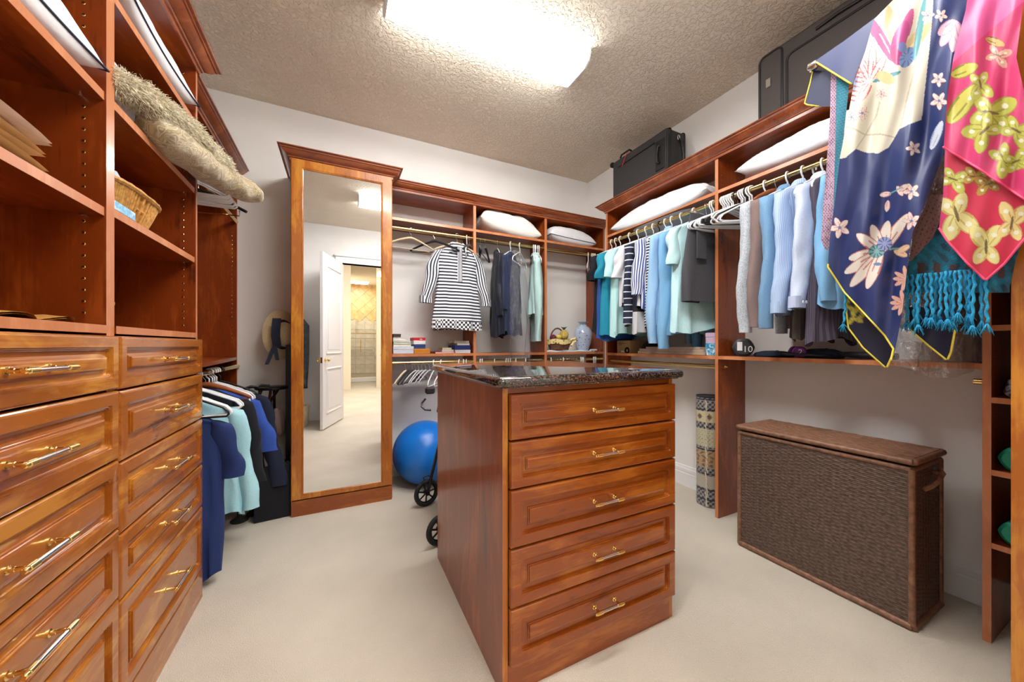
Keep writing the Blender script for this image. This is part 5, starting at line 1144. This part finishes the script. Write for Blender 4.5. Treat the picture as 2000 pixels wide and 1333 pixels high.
obj('white_mark', MB().tube([((rx0 + rx1) / 2 + .02 + .014 * math.cos(a) * a / 3, 3.0885, z + .012 + .004 * math.sin(a * 2)) for a in np.linspace(0, 5, 16)], .0016, 5), WHITEPL, rb, True)
z = LS
bx('book', 'flat red book on the back shelf between the box stacks', 'book', 850, 889, z, .014, 3.07, .18, (196, 60, 50), pages=True); z += .014
bx('magazine', 'white printed magazine on the flat red book', 'magazine', 863, 887, z, .018, 3.08, .15, (222, 222, 230), pages=True); z += .018
bx('book', 'yellow-green paperback on the magazine', 'book', 864, 883, z, .018, 3.09, .13, (206, 220, 150), pages=True)
z = LS
bx('storage_box', 'white box at the foot of the right back stack', 'box', 889, 919, z, .03, 3.07, .2, (232, 234, 240)); z += .03
bx('storage_box', 'dark blue box in the right back stack', 'box', 888, 919, z, .042, 3.07, .2, (34, 52, 120)); z += .042
bx('book', 'pale grey book on the dark blue box', 'book', 893, 918, z, .018, 3.09, .17, (206, 206, 218), pages=True); z += .018
bx('book', 'cream book on top of the right back stack', 'book', 887, 917, z, .022, 3.1, .15, (214, 204, 176), pages=True)
bx('storage_box', 'black box behind the right back stack', 'box', 880, 926, LS, .066, 3.275, .05, (34, 30, 36))
# white runner, fruit basket, vase
mb = MB(); n = 30; P = np.zeros((5, n, 3))
for j in range(n):
    x = 1.885 + .60 * j / (n - 1)
    for i, (yy, zz_) in enumerate(((3.25, .002), (3.08, .004), (3.055, .012), (3.05, .010), (3.05, .002))): P[i, j] = (x, yy + .004 * math.sin(j), LS + zz_ + (.006 + .004 * math.sin(j * .7)) * (i in (1, 2)))
mb.grid(P); mb.grid(P[::-1] - np.array([0, 0, .0015])); ro = single('cloth_runner', 'folded white cloth under the vase and fruit basket', 'cloth', mb, WHT, (2.19, 3.14, LS), world=True, angle=180)
obj('rolled_end', MB().tube([(2.44, 3.06, LS + .016), (2.53, 3.07, LS + .017)], .014, 10), WHT, ro, True)
def glassmat():
    m, nt, b = newmat('pale_blue_glaze'); tc = N(nt, 'ShaderNodeTexCoord'); vo = N(nt, 'ShaderNodeTexVoronoi'); setin(vo, Scale=42.0); nt.links.new(tc.outputs['Object'], vo.inputs['Vector'])
    r = ramp(nt, [(.0, (1, 1, 1, 1)), (.26, (1, 1, 1, 1)), (.3, (0, 0, 0, 1))]); nt.links.new(vo.outputs['Distance'], r.inputs[0]); n2 = N(nt, 'ShaderNodeTexNoise'); setin(n2, Scale=14.0); nt.links.new(tc.outputs['Object'], n2.inputs['Vector']); r2 = ramp(nt, [(.42, (0, 0, 0, 1)), (.46, (1, 1, 1, 1))]); nt.links.new(n2.outputs['Fac'], r2.inputs[0])
    mm = N(nt, 'ShaderNodeMath', operation='MULTIPLY'); nt.links.new(r.outputs[0], mm.inputs[0]); nt.links.new(r2.outputs[0], mm.inputs[1]); mc_ = N(nt, 'ShaderNodeMix', data_type='RGBA'); mc_.inputs[0].default_value = .55; mc_.inputs[6].default_value = lin((46, 66, 130)); nt.links.new(vo.outputs['Color'], mc_.inputs[7])
    mx = N(nt, 'ShaderNodeMix', data_type='RGBA'); nt.links.new(mm.outputs[0], mx.inputs[0]); mx.inputs[6].default_value = lin((190, 206, 232)); nt.links.new(mc_.outputs[2], mx.inputs[7]); nt.links.new(mx.outputs[2], b.inputs['Base Color']); setin(b, Roughness=.12); b.inputs['Coat Weight'].default_value = .5; return m
vx = ony(1139, 674, 3.15)[0]; K = 1.0
va = MB().lathe([(.05, 0), (.056, .003), (.062, .02), (.085, .09), (.098, .16), (.096, .2), (.078, .24), (.05, .268), (.036, .28), (.034, .292), (.046, .306), (.062, .314), (.058, .316), (.03, .3), (.028, .28)], (0, 0, 0), 40, True, False)
single('vase', 'pale blue glazed vase with dark flecks on the back shelf', 'vase', va, glassmat(), (vx, 3.15, LS + .012), angle=70)
bxx = ony(1092, 674, 3.14)[0]; fb = thing('fruit_basket', 'small brown basket with sunflower ribbon and fruit', 'basket', (bxx, 3.14, LS + .014), 0, None, True)
BRW = plain('basket_willow', (116, 78, 62), .6, 0, .4, 60); sb_ = MB()
nn, mm_ = 64, 26; TH, Q = np.meshgrid(np.linspace(0, 2 * PI, nn), np.linspace(0, 1, mm_)); amp = .005 * np.sin(TH * 16) * np.sin(Q * 22); ra = .105 + .045 * Q + amp; rb_ = .06 + .02 * Q + amp; sb_.grid(np.stack([ra * np.cos(TH), rb_ * np.sin(TH), Q * .115], -1)); obj('woven_body', sb_, BRW, fb, True, recalc=False, angle=180)
obj('floor', MB().lathe([(.1, .004), (.001, .004)], n=24), BRW, fb)
obj('handle', MB().tube([(.09 * math.cos(a) - .02, .0, .1 + .135 * math.sin(a)) for a in np.linspace(0, PI, 22)], [.009 if i % 2 else .0075 for i in range(22)], 8), BRW, fb, True)
rbm, nt, b = newmat('sunflower_ribbon'); tc = N(nt, 'ShaderNodeTexCoord'); vo = N(nt, 'ShaderNodeTexVoronoi'); setin(vo, Scale=34.0); nt.links.new(tc.outputs['Object'], vo.inputs['Vector']); r = ramp(nt, [(.0, lin((70, 44, 24))), (.22, lin((110, 70, 30))), (.26, lin((222, 176, 60))), (.45, lin((238, 222, 160)))]); nt.links.new(vo.outputs['Distance'], r.inputs[0]); nt.links.new(r.outputs[0], b.inputs['Base Color'])
rn_ = MB(); rn_.grid(np.stack([(.153 + .004 * np.sin(TH * 9)) * np.cos(TH), (.085 + .004 * np.sin(TH * 7)) * np.sin(TH), .07 + .05 * Q + .006 * np.sin(TH * 5)], -1)); obj('ribbon', rn_, rbm, fb, True, recalc=False, angle=180)
obj('ribbon_bow', MB().tube([(.09, -.08, .11), (.13, -.1, .13), (.16, -.1, .11), (.12, -.09, .09), (.08, -.1, .04), (.07, -.1, .02)], [.012, .016, .006, .014, .012, .004], 8), rbm, fb, True)
sph = lambda r_, c_, k=1.0: MB().lathe([(max(.0005, r_ * math.sin(PI * i / 14)), -r_ * k * math.cos(PI * i / 14)) for i in range(15)], c_, 18)
for nme, lab, r_, c_, col, k in (('plum', 'dark red plum at the left of the fruit basket', .034, (-.085, -.02, .135), (122, 46, 60), 1), ('lemon', 'yellow lemon in the fruit basket beside the handle', .032, (-.02, -.02, .14), (224, 196, 90), .9), ('pineapple', 'tiny yellow pineapple with leaf crown in the fruit basket', .05, (.055, -.01, .165), (206, 178, 92), 1.15)):
    o_ = thing(nme, lab, 'fruit', (bxx + c_[0], 3.14 + c_[1], LS + .014 + c_[2]), 0, None, True); obj('flesh', sph(r_, (0, 0, 0), k), plain(nme + '_skin', col, .5, 0, .3, 80, .5, 60), o_, True, angle=180)
    if nme == 'pineapple':
        for j in range(8):
            a = j * .8; obj('leaf', MB().tube([(0, 0, .05), (.014 * math.cos(a), .014 * math.sin(a), .075), (.034 * math.cos(a), .034 * math.sin(a), .088)], [.006, .005, .0008], 5), plain('leaf_green', (60, 78, 50), .6), o_, True)
    else: obj('stem', MB().tube([(0, 0, r_ * .85), (.002, 0, r_ * 1.2)], .002, 5), BRW, o_)
# right lower shelf, first bay
def bxr(u0, u1, x): return onx(u1, 674, x)[1], onx(u0, 674, x)[1]
cb_ = thing('cardboard_box', 'kraft cardboard box with printed lines on the right shelf at the corner', 'box', (2.45, 2.45, LS), 0)
y0, y1 = 2.40, 2.565; obj('carton', MB().box(2.36, 2.56, y0, y1, LS, LS + .115, .002), plain('kraft_card', (196, 160, 112), .8), cb_)
INK = plain('black_ink', (26, 26, 30), .7)
for k, (za, w_) in enumerate(((.10, .06), (.088, .085), (.076, .045))): obj('printed_line', MB().box(2.3592, 2.36, y1 - .02 - w_, y1 - .02, LS + za - .002, LS + za + .002), INK, cb_)
obj('printed_ring', MB().lathe([(.03, 0), (.03, .0008), (.014, .0008), (.014, 0)], (2.3592, y0 + .034, LS + .024), 24, False, False, axis='x'), INK, cb_); obj('printed_patch', MB().box(2.3592, 2.36, y0 + .07, y0 + .11, LS + .006, LS + .022), WHITEPL, cb_)
cap = thing('baseball_cap', 'dark navy cap beside the kraft box on the right shelf', 'cap', (2.44, 2.22, LS), 0, None, True); CAPM = fab('cap_twill', (32, 34, 44))
obj('crown', MB().lathe([(.088, .012), (.092, .03), (.088, .06), (.07, .09), (.04, .108), (.006, .114)], n=28, cap0=True), CAPM, cap, True, angle=180)
mbp = MB(); P = np.zeros((8, 16, 3)); 
for i in range(8):
    for j in range(16):
        a = -PI * .5 + (j / 15 - .5) * 1.9; r_ = .085 + .075 * i / 7 * math.cos((j / 15 - .5) * 1.9) ** .5 if abs(j / 15 - .5) < .5 else .085; P[i, j] = (r_ * math.cos(a), r_ * math.sin(a), .014 - .012 * (i / 7) * (2 * j / 15 - 1) ** 2 + .004)
mbp.grid(P); mbp.grid(P[::-1] - np.array([0, 0, .003])); obj('peak', mbp, CAPM, cap, True, recalc=False); obj('button', sph(.007, (0, 0, .115)), CAPM, cap, True)
PLK = plain('pale_wood_board', (206, 184, 162), .6, 0, .12, 12)
for k, (ya, yb, z0, h_, lab) in enumerate(((1.66, 2.28, LS, .022, 'lowest pale wooden shelf board in the stack on the right shelf'), (1.67, 2.27, LS + .0225, .02, 'middle pale wooden board in the stack'), (1.70, 2.20, LS + .043, .016, 'topmost shorter pale board of the stack'))):
    single('shelf_board', lab, 'board', MB().box(2.335 + .004 * k, 2.54, ya, yb, z0, z0 + h_, .002), PLK, (2.43, (ya + yb) / 2, z0), world=True, smooth=False)
def paintmat(name, c1, c2, c3):
    m, nt, b = newmat(name); tc = N(nt, 'ShaderNodeTexCoord'); n = N(nt, 'ShaderNodeTexNoise'); setin(n, Scale=22.0, Detail=3.0, Distortion=2.0); nt.links.new(tc.outputs['Object'], n.inputs['Vector']); r = ramp(nt, [(.4, lin(c1)), (.5, lin(c2)), (.62, lin(c3))]); nt.links.new(n.outputs['Fac'], r.inputs[0]); nt.links.new(r.outputs[0], b.inputs['Base Color']); return m
for lab, z0, h_, m_ in (('turquoise and white printed box beside the partition', LS, .085, paintmat('blue_print', (40, 132, 190), (80, 180, 220), (236, 244, 248))), ('lilac printed box on top of the turquoise box', LS + .0855, .075, paintmat('lilac_print', (206, 170, 206), (226, 196, 214), (190, 180, 222)))):
    t = thing('gift_box', lab, 'box', (2.43, 1.61, z0), 0); obj('base', MB().box(2.345, 2.52, 1.566, 1.655, z0, z0 + h_ * .6, .002), m_, t); obj('lid', MB().box(2.343, 2.522, 1.565, 1.657, z0 + h_ * .6, z0 + h_, .002), m_, t)
# weights
def hexring(r, x, n=6, k=5, bev=.25):
    P = []
    for i in range(n):
        a0, a1 = 2 * PI * i / n, 2 * PI * (i + 1) / n
        for j in range(k):
            f = j / k; p0 = Vector((math.cos(a0), math.sin(a0))); p1 = Vector((math.cos(a1), math.sin(a1))); p = p0.lerp(p1, f); q = p.lerp(p.normalized() * .93, bev + .35); P.append((x, q.x * r, q.y * r))
    return P
def dumbbell(label, loc, rz, mat, R, hw, L, txt=None, pr=None):
    t = thing('dumbbell', label, 'dumbbell', loc, rz, None, True)
    for s in (-1, 1):
        c_ = s * (L / 2 - hw / 2); obj('head', MB().loft([hexring(R * .72, c_ - hw / 2), hexring(R * .95, c_ - hw * .36), hexring(R, c_ - hw * .1), hexring(R, c_ + hw * .1), hexring(R * .95, c_ + hw * .36), hexring(R * .72, c_ + hw / 2)], True, True, True), mat, t, True, angle=30)
    obj('grip', MB().tube([(-L / 2 + hw * .6, 0, 0), (0, 0, 0), (L / 2 - hw * .6, 0, 0)], [R * .36, R * .42, R * .36], 14), mat, t, True)
    for (s_, dx, dz, sz) in (txt or []):
        M_ = Matrix.Translation((-L / 2 - .001, dx, dz)) @ Matrix.Rotation(-PI / 2, 4, 'Z') @ Matrix.Rotation(PI / 2, 4, 'X'); text_part(t, s_, sz, WHITEPL, M_)
    return t
VIN = plain('black_vinyl', (46, 48, 54), .5, 0, .06); PUR = plain('purple_vinyl', (122, 40, 140), .45); GRN = plain('green_neoprene', (20, 140, 112), .55)
p = onx(1452, 683, 2.40)
db = dumbbell('black hexagonal dumbbell marked 10 on the right shelf', (2.42, 1.44, LS + .058), .55, VIN, .066, .066, .22, [('10', -.024, -.012, .055)])
obj('logo', MB().box(-.1122, -.11, .005, .033, -.02, .036), WHITEPL, db) 
dumbbell('small purple dumbbell marked 2 on the right shelf', (2.40, 1.12, LS + .034), .6, PUR, .036, .045, .17, [('2', 0, 0, .04)])
gl_ = [('dark blue wrist wrap beside the black dumbbell', 1.245, .11, .035), ('black and blue training glove right of the purple dumbbell', 1.005, .10, .05)]
for lab, yy, ly, hz in gl_:
    t = thing('training_glove', lab, 'glove', (2.40, yy, LS), 0, None, True); DBL = fab('dark_blue_neoprene', (40, 52, 72), .2)
    obj('palm', MB().loft([[(.055 * e * math.cos(a) + .01 * math.sin(3 * a), ly * e * math.sin(a), hz * h_ + .004 * math.sin(2 * a)) for a in [2 * PI * j / 30 for j in range(30)]] for e, h_ in ((.7, 0), (.95, .1), (1, .4), (.9, .75), (.6, .98), (.1, 1.02))], True, True, True), DBL, t, True, angle=180)
    obj('strap', MB().tube([(-.052, -.02, .01), (-.03, -.022, hz * .95), (.0, -.022, hz + .002), (.04, -.02, hz * .8)], .006, 6), BLACKPL, t, True)
rk = thing('racket', 'black racket handle lying at the front of the right shelf', 'racket', (2.37, .86, LS + .02), 0, None, True)
obj('handle', MB().tube([(-.02, -.16, 0), (-.02, -.15, 0), (-.01, 0, .004), (0, .06, .006)], [.015, .017, .016, .012], 8), plain('racket_grip', (30, 30, 34), .7, 0, .2, 60, .5, 90), rk, True); obj('end_cap', MB().lathe([(.012, -.004), (.016, 0), (.017, .006)], (-.02, -.165, 0), 10, axis='y'), BLACKPL, rk, True); obj('frame', MB().tube([(.03 + .1 * math.cos(a), .2 + .13 * math.sin(a), .0) for a in [2 * PI * j / 28 for j in range(28)]], .007, 8, closed=True), BLACKPL, rk, True)
obj('strings', MB().box(-.06, .12, .08, .32, -.001, .001), BLACKPL, rk)
# green weights and folded cloth in the shelf tower
for z, lab in ((.687, 'green rounded dumbbell with white mark on the upper tower shelf'), (.398, 'green rounded dumbbell with white mark on the lower tower shelf')):
    t = dumbbell(lab, (2.44, .352, z + .048), -.12, GRN, .054, .075, .22); obj('white_mark', MB().add([(-.1115, .0, .018), (-.1115, -.02, .002), (-.1115, -.02, -.024), (-.1115, .0, -.006)], [(0, 1, 2, 3)]) or MB().box(-.112, -.110, -.026, .008, -.012, .014), WHITEPL, t)
cl = MB().loft([[(2.42 + .07 * e * math.cos(a) + .006 * math.sin(5 * a), .36 + .05 * e * math.sin(a), .973 + .075 * h_ + .006 * math.sin(4 * a + 6 * h_)) for a in [2 * PI * j / 30 for j in range(30)]] for e, h_ in ((.8, 0), (1, .2), (.95, .5), (.8, .85), (.3, 1))], True, True, True)
single('folded_cloth', 'blue and white patterned cloth bundle on the tower shelf', 'cloth', cl, paintmat('indigo_print', (40, 50, 92), (150, 160, 190), (226, 230, 240)), (2.42, .36, .973), world=True, angle=180)

# ------------------------------------------------------------------ left cabinet shelf contents
bag = plain('kraft_paper', (214, 178, 132), .8, 0, .06); bagr = plain('red_paper_lining', (140, 34, 30), .7); bagw = plain('blush_paper', (226, 202, 184), .7)
for k, (lab, z0, m_, x1, y1_) in enumerate((('lowest flattened kraft paper bag on the near left cabinet shelf', 1.575, bag, -.60, 1.20), ('middle kraft paper bag of the flattened pile', 1.606, bag, -.60, 1.19), ('topmost blush paper bag of the flattened pile', 1.635, bagw, -.60, 1.21))):
    t = thing('paper_bag', lab, 'paper bag', (-.78, 1.0, z0), 0); mb = MB(); n = 14
    for side in (0, 1):
        P = np.zeros((6, n, 3))
        for i in range(6):
            for j in range(n):
                q = j / (n - 1); yy = .78 + (y1_ - .78) * q; op = .5 + .5 * math.cos(q * PI); P[i, j] = (-.93 + (x1 + .93) * i / 5, yy, z0 + .004 + side * (.006 + .018 * (math.sin(q * PI) ** .7)) + .006 * math.sin(i + k))
        mb.grid(P if side else P[::-1])
    obj('paper', mb, m_, t, True, recalc=False, angle=60)
    if k == 1: obj('red_card', MB().box(-.90, -.61, .80, 1.13, z0 + .022, z0 + .026), bagr, t)
dk = MB(); P = np.zeros((6, 26, 3))
for i in range(6):
    for j in range(26): P[i, j] = (-.86 + .25 * i / 5 + .01 * math.sin(j * .9), .86 + .46 * j / 25, 1.238 + .008 + .006 * math.sin(j * .8 + i * .5) + .003 * math.sin(2 * i))
dk.grid(P); dk.grid(P[::-1] - np.array([0, 0, .004])); single('leather_tray', 'flat wavy tan leather mat on the near left cabinet deck', 'mat', dk, plain('tan_leather', (190, 136, 66), .5), (-.73, 1.09, 1.237), world=True, recalc=False, angle=180)
cd = thing('candle_box', 'small ivory box with gold lid just behind the cabinet divider', 'box', (-.66, 1.475, 1.236)); obj('base', MB().box(-.69, -.615, 1.452, 1.497, 1.2362, 1.30, .002), plain('ivory_card', (240, 234, 220), .6), cd); obj('lid', MB().box(-.692, -.613, 1.4505, 1.499, 1.30, 1.312, .002), plain('gold_card', (196, 120, 50), .4), cd)
# wicker tray basket
wt = thing('wicker_basket', 'golden wicker tray basket on the far left cabinet shelf', 'basket', (-.72, 1.68, 1.585)); WT = plain('golden_willow', (196, 144, 74), .55, 0, .35, 80)
for k in range(110):
    a = 2 * PI * k / 110; co, si = math.cos(a), math.sin(a); e = lambda r0, r1: (-.73 + r0 * math.copysign(abs(co) ** .6, co), 1.645 + r1 * math.copysign(abs(si) ** .6, si))
    b0, b1, b2 = e(.10, .15), e(.115, .17), e(.13, .192); 
    if k == 0: stv = MB()
    stv.tube([(*b0, 1.59), (*b1, 1.635), (*b2, 1.688)], .0055, 6)
so = obj('stakes', stv, WT, wt, True); so['kind'] = 'stuff'
se = lambda a, r0, r1, z: (-.73 + r0 * math.copysign(abs(math.cos(a)) ** .6, math.cos(a)), 1.645 + r1 * math.copysign(abs(math.sin(a)) ** .6, math.sin(a)), z)
obj('side_wall', MB().loft([[se(2 * PI * j / 80, r0, r1, z) for j in range(80)] for r0, r1, z in ((.098, .148, 1.59), (.112, .167, 1.635), (.128, .19, 1.69))], True), WT, wt, True)
for zz_, r0, r1, rr_ in ((1.594, .10, .15, .008), (1.64, .113, .169, .006), (1.69, .132, .192, .010)): obj('woven_band', MB().tube([(-.73 + r0 * math.copysign(abs(math.cos(a)) ** .6, math.cos(a)), 1.645 + r1 * math.copysign(abs(math.sin(a)) ** .6, math.sin(a)), zz_) for a in [2 * PI * j / 60 for j in range(60)]], [rr_ if j % 2 else rr_ * .8 for j in range(60)], 7, closed=True), WT, wt, True)
obj('floor', MB().box(-.80, -.66, 1.53, 1.76, 1.587, 1.596), WT, wt)
gc = MB().loft([[(-.72 + .08 * e * math.cos(a) + .008 * math.sin(5 * a), 1.60 + .11 * e * math.sin(a), 1.67 + .085 * h_ + .01 * math.sin(3 * a) * h_) for a in [2 * PI * j / 26 for j in range(26)]] for e, h_ in ((.9, -.6), (1, 0), (.95, .4), (.7, .9), (.35, 1), (.05, .96))], True, True, True)
single('crumpled_cloth', 'crumpled pale grey cloth in the golden wicker basket', 'cloth', gc, plain('pale_grey_linen', (190, 196, 206), .85), (-.72, 1.6, 1.6), world=True, angle=60)
bp = MB().box(-.63, -.605, 1.455, 1.60, 1.586, 1.618, .004); single('blue_packet', 'light blue wrapped packet in front of the wicker basket', 'packet', bp, paintmat('blue_wrap', (110, 180, 226), (150, 206, 240), (214, 236, 250)), (-.617, 1.53, 1.586), world=True, smooth=False)

# ------------------------------------------------------------------ corner by the mirror cabinet
hat = thing('straw_hat', 'straw hat with navy ribbon hanging beside the mirror cabinet', 'hat', (-.40, 3.20, 1.26), 0, None, True); STW = plain('straw', (222, 204, 160), .8, 0, .12, 120, .5, 160)
hp = [(.20, .0), (.17, -.02), (.115, -.03), (.10, -.06), (.088, -.115), (.06, -.135), (.002, -.14)]
hm_ = MB().lathe(hp, n=36, cap0=False, axis='y'); ho = obj('crown_and_brim', hm_, STW, hat, True, angle=180); ho.rotation_euler = (.0, .0, .5); ho.scale = (.62, 1, .95)
hr_ = MB().lathe([(.119, -.034), (.106, -.062), (.103, -.08), (.1, -.062), (.112, -.034)], n=36, cap0=False, cap1=False, axis='y'); ro_ = obj('ribbon_band', hr_, NAVYTRIM, hat, True, angle=180); ro_.rotation_euler = (0, 0, .5); ro_.scale = (.62, 1, .95)
obj('ribbon_sash', MB().grid(np.array([[(-.035 + .055 * j / 4 - .012 * i / 5 + .03 * max(0, i - 3) / 5, -.135 - .012 * math.sin(i), .115 - .215 * i / 5) for j in range(5)] for i in range(6)])), NAVYTRIM, hat, True, recalc=False)
for s, (dx, dz) in ((-1, (-.045, -.13)), (1, (.02, -.10))): obj('ribbon_tail', MB().grid(np.array([[(-.02 + dx * i / 4 + .03 * (j / 3 - .5) * (1 - .2 * i / 4), -.15 - .004 * i, -.09 + dz * i / 4) for j in range(4)] for i in range(5)])), NAVYTRIM, hat, True, recalc=False)
obj('wall_hook', MB().tube([(0, .13, .1), (0, .0, .1), (0, -.01, .13)], .005, 6), GOLD, hat, True)
# belts and long black garment beside the cabinet
for k, (dx, L_, lab) in enumerate(((0, .86, 'long black belt hanging beside the mirror cabinet'), (.022, .80, 'second black belt nearest the mirror cabinet side'))):
    t = thing('belt', lab, 'belt', (-.345 + dx, 3.10 - .03 * k, .30), 0); obj('strap', MB().box(-.356 + dx, -.352 + dx + .022, 3.08 - .03 * k, 3.12 - .03 * k, 1.18 - L_, 1.18, .001), BLACKPL, t); obj('buckle', MB().tube([(-.345 + dx + .016 * math.cos(a), 3.1 - .03 * k, 1.18 - L_ + .016 * math.sin(a)) for a in [2 * PI * j / 12 for j in range(12)]], .003, 6, closed=True), GOLD, t, True)
cs = thing('folding_stool', 'black folding cane stool behind the left clothes', 'stool', (-.46, 3.1, 0)); CBL = plain('gloss_black_tube', (18, 18, 20), .3)
obj('seat', MB().loft([[(-.44 + .11 * e * math.cos(a), 3.1 + .09 * e * math.sin(a), zq) for a in [2 * PI * j / 24 for j in range(24)]] for e, zq in ((.9, .855), (1, .862), (1, .872), (.9, .878))], True, True, True), CBL, cs, True)
for pts in ([(-.50, 3.08, .86), (-.53, 3.07, .78), (-.50, 3.05, .7), (-.45, 3.03, .60), (-.44, 3.03, .45), (-.46, 3.0, .02)], [(-.40, 3.12, .86), (-.47, 3.12, .74), (-.52, 3.12, .6), (-.55, 3.1, .3), (-.58, 3.08, .02)], [(-.44, 3.18, .86), (-.44, 3.2, .5), (-.40, 3.25, .02)]): obj('leg', MB().tube(pts, .009, 8), CBL, cs, True)
for k, (x, y, lab) in enumerate(((-.60, 2.93, 'black walking cane with wide rubber foot under the left clothes'), (-.545, 2.99, 'thin walking cane leaning behind the wide-footed cane'))):
    t = thing('walking_cane', lab, 'cane', (x, y, 0), 0, None, True); obj('shaft', MB().tube([(0, 0, .05), (.05 + .02 * k, .08, .55), (.09, .14, .85)], .009, 8), CBL if not k else plain('dark_wood', (84, 40, 26), .4), t, True); obj('rubber_foot', MB().lathe([(.05 - .02 * k, 0), (.052 - .02 * k, .008), (.03, .02), (.014, .03), (.013, .07), (.009, .075)], n=18), RUB, t, True); obj('handle', MB().tube([(.09, .14, .85), (.08, .13, .88), (.04, .12, .885), (.0, .11, .87)], .011, 8), CBL, t, True)
single('portfolio_case', 'flat black portfolio leaning against the mirror cabinet', 'portfolio', MB().box(-.205, .0, -.012, .012, 0, .36, .004).box(-.13, -.07, -.008, .008, .36, .372, .003), fab('black_canvas', (24, 25, 30)), (-.302, 2.87, .002), (-.0, .0, .12), smooth=False)
pb = MB().loft([[(-.415 + .045 * e * math.cos(a) + .006 * math.sin(4 * a), 3.14 + .05 * e * math.sin(a), .50 + .20 * h_ + .01 * math.sin(3 * a)) for a in [2 * PI * j / 24 for j in range(24)]] for e, h_ in ((.5, 0), (1, .15), (1.05, .5), (.8, .8), (.3, 1))], True, True, True)
single('pouch', 'crumpled dusty pink pouch hanging behind the black stool', 'pouch', pb, fab('dusty_pink_satin', (186, 158, 154)), (-.41, 3.14, .5), world=True, angle=180)

# ------------------------------------------------------------------ near left corner, seen in the mirror
gb = thing('suit_bag', 'grey suit in a plastic cover, at the left edge of the reflection', 'garment bag', (-.62, -.35, .6), 0); rings = []
for i in range(20):
    q = i / 19; z = 1.72 - q * 1.18; a = .05 + .20 * min(1, q * 5); rings.append([(-.66 + a * math.cos(t_) + .012 * math.sin(5 * t_ + 5 * q), -.40 + (.04 + .05 * min(1, q * 3)) * math.sin(t_) + .012 * math.sin(4 * t_ + 7 * q), z) for t_ in [2 * PI * j / 40 for j in range(40)]])
obj('cover', MB().loft(rings, True, True, True), plain('grey_shiny_suit', (84, 90, 98), .22, 0, .4, 14, .8, 12), gb, True, angle=180); obj('hook', MB().tube([(-.66, -.40, 1.70), (-.66, -.40, 1.78), (-.64, -.40, 1.80), (-.62, -.40, 1.78)], .004, 6), WHITEPL, gb, True)
rd = thing('wall_rail', 'short hanging rail near the closet door, in the reflection', 'rail', (-.66, -.4, 1.8)); obj('bar', MB().tube([(XL, -.40, 1.79), (-.55, -.40, 1.79)], .012, 10), BRASSROD, rd, True)
wb = thing('waste_bin', 'cream bin on the carpet at the left of the reflection', 'bin', (-.52, -.25, 0), 0, None, True); obj('bucket', MB().lathe([(.10, .0), (.115, .02), (.135, .28), (.14, .3), (.132, .3), (.11, .03), (.001, .03)], n=30, cap1=False), plain('cream_plastic', (222, 206, 176), .5), wb, True); obj('rim', MB().tube([(.139 * math.cos(a), .139 * math.sin(a), .3) for a in [2 * PI * j / 30 for j in range(30)]], .006, 6, closed=True), plain('cream_plastic', (222, 206, 176)), wb, True)
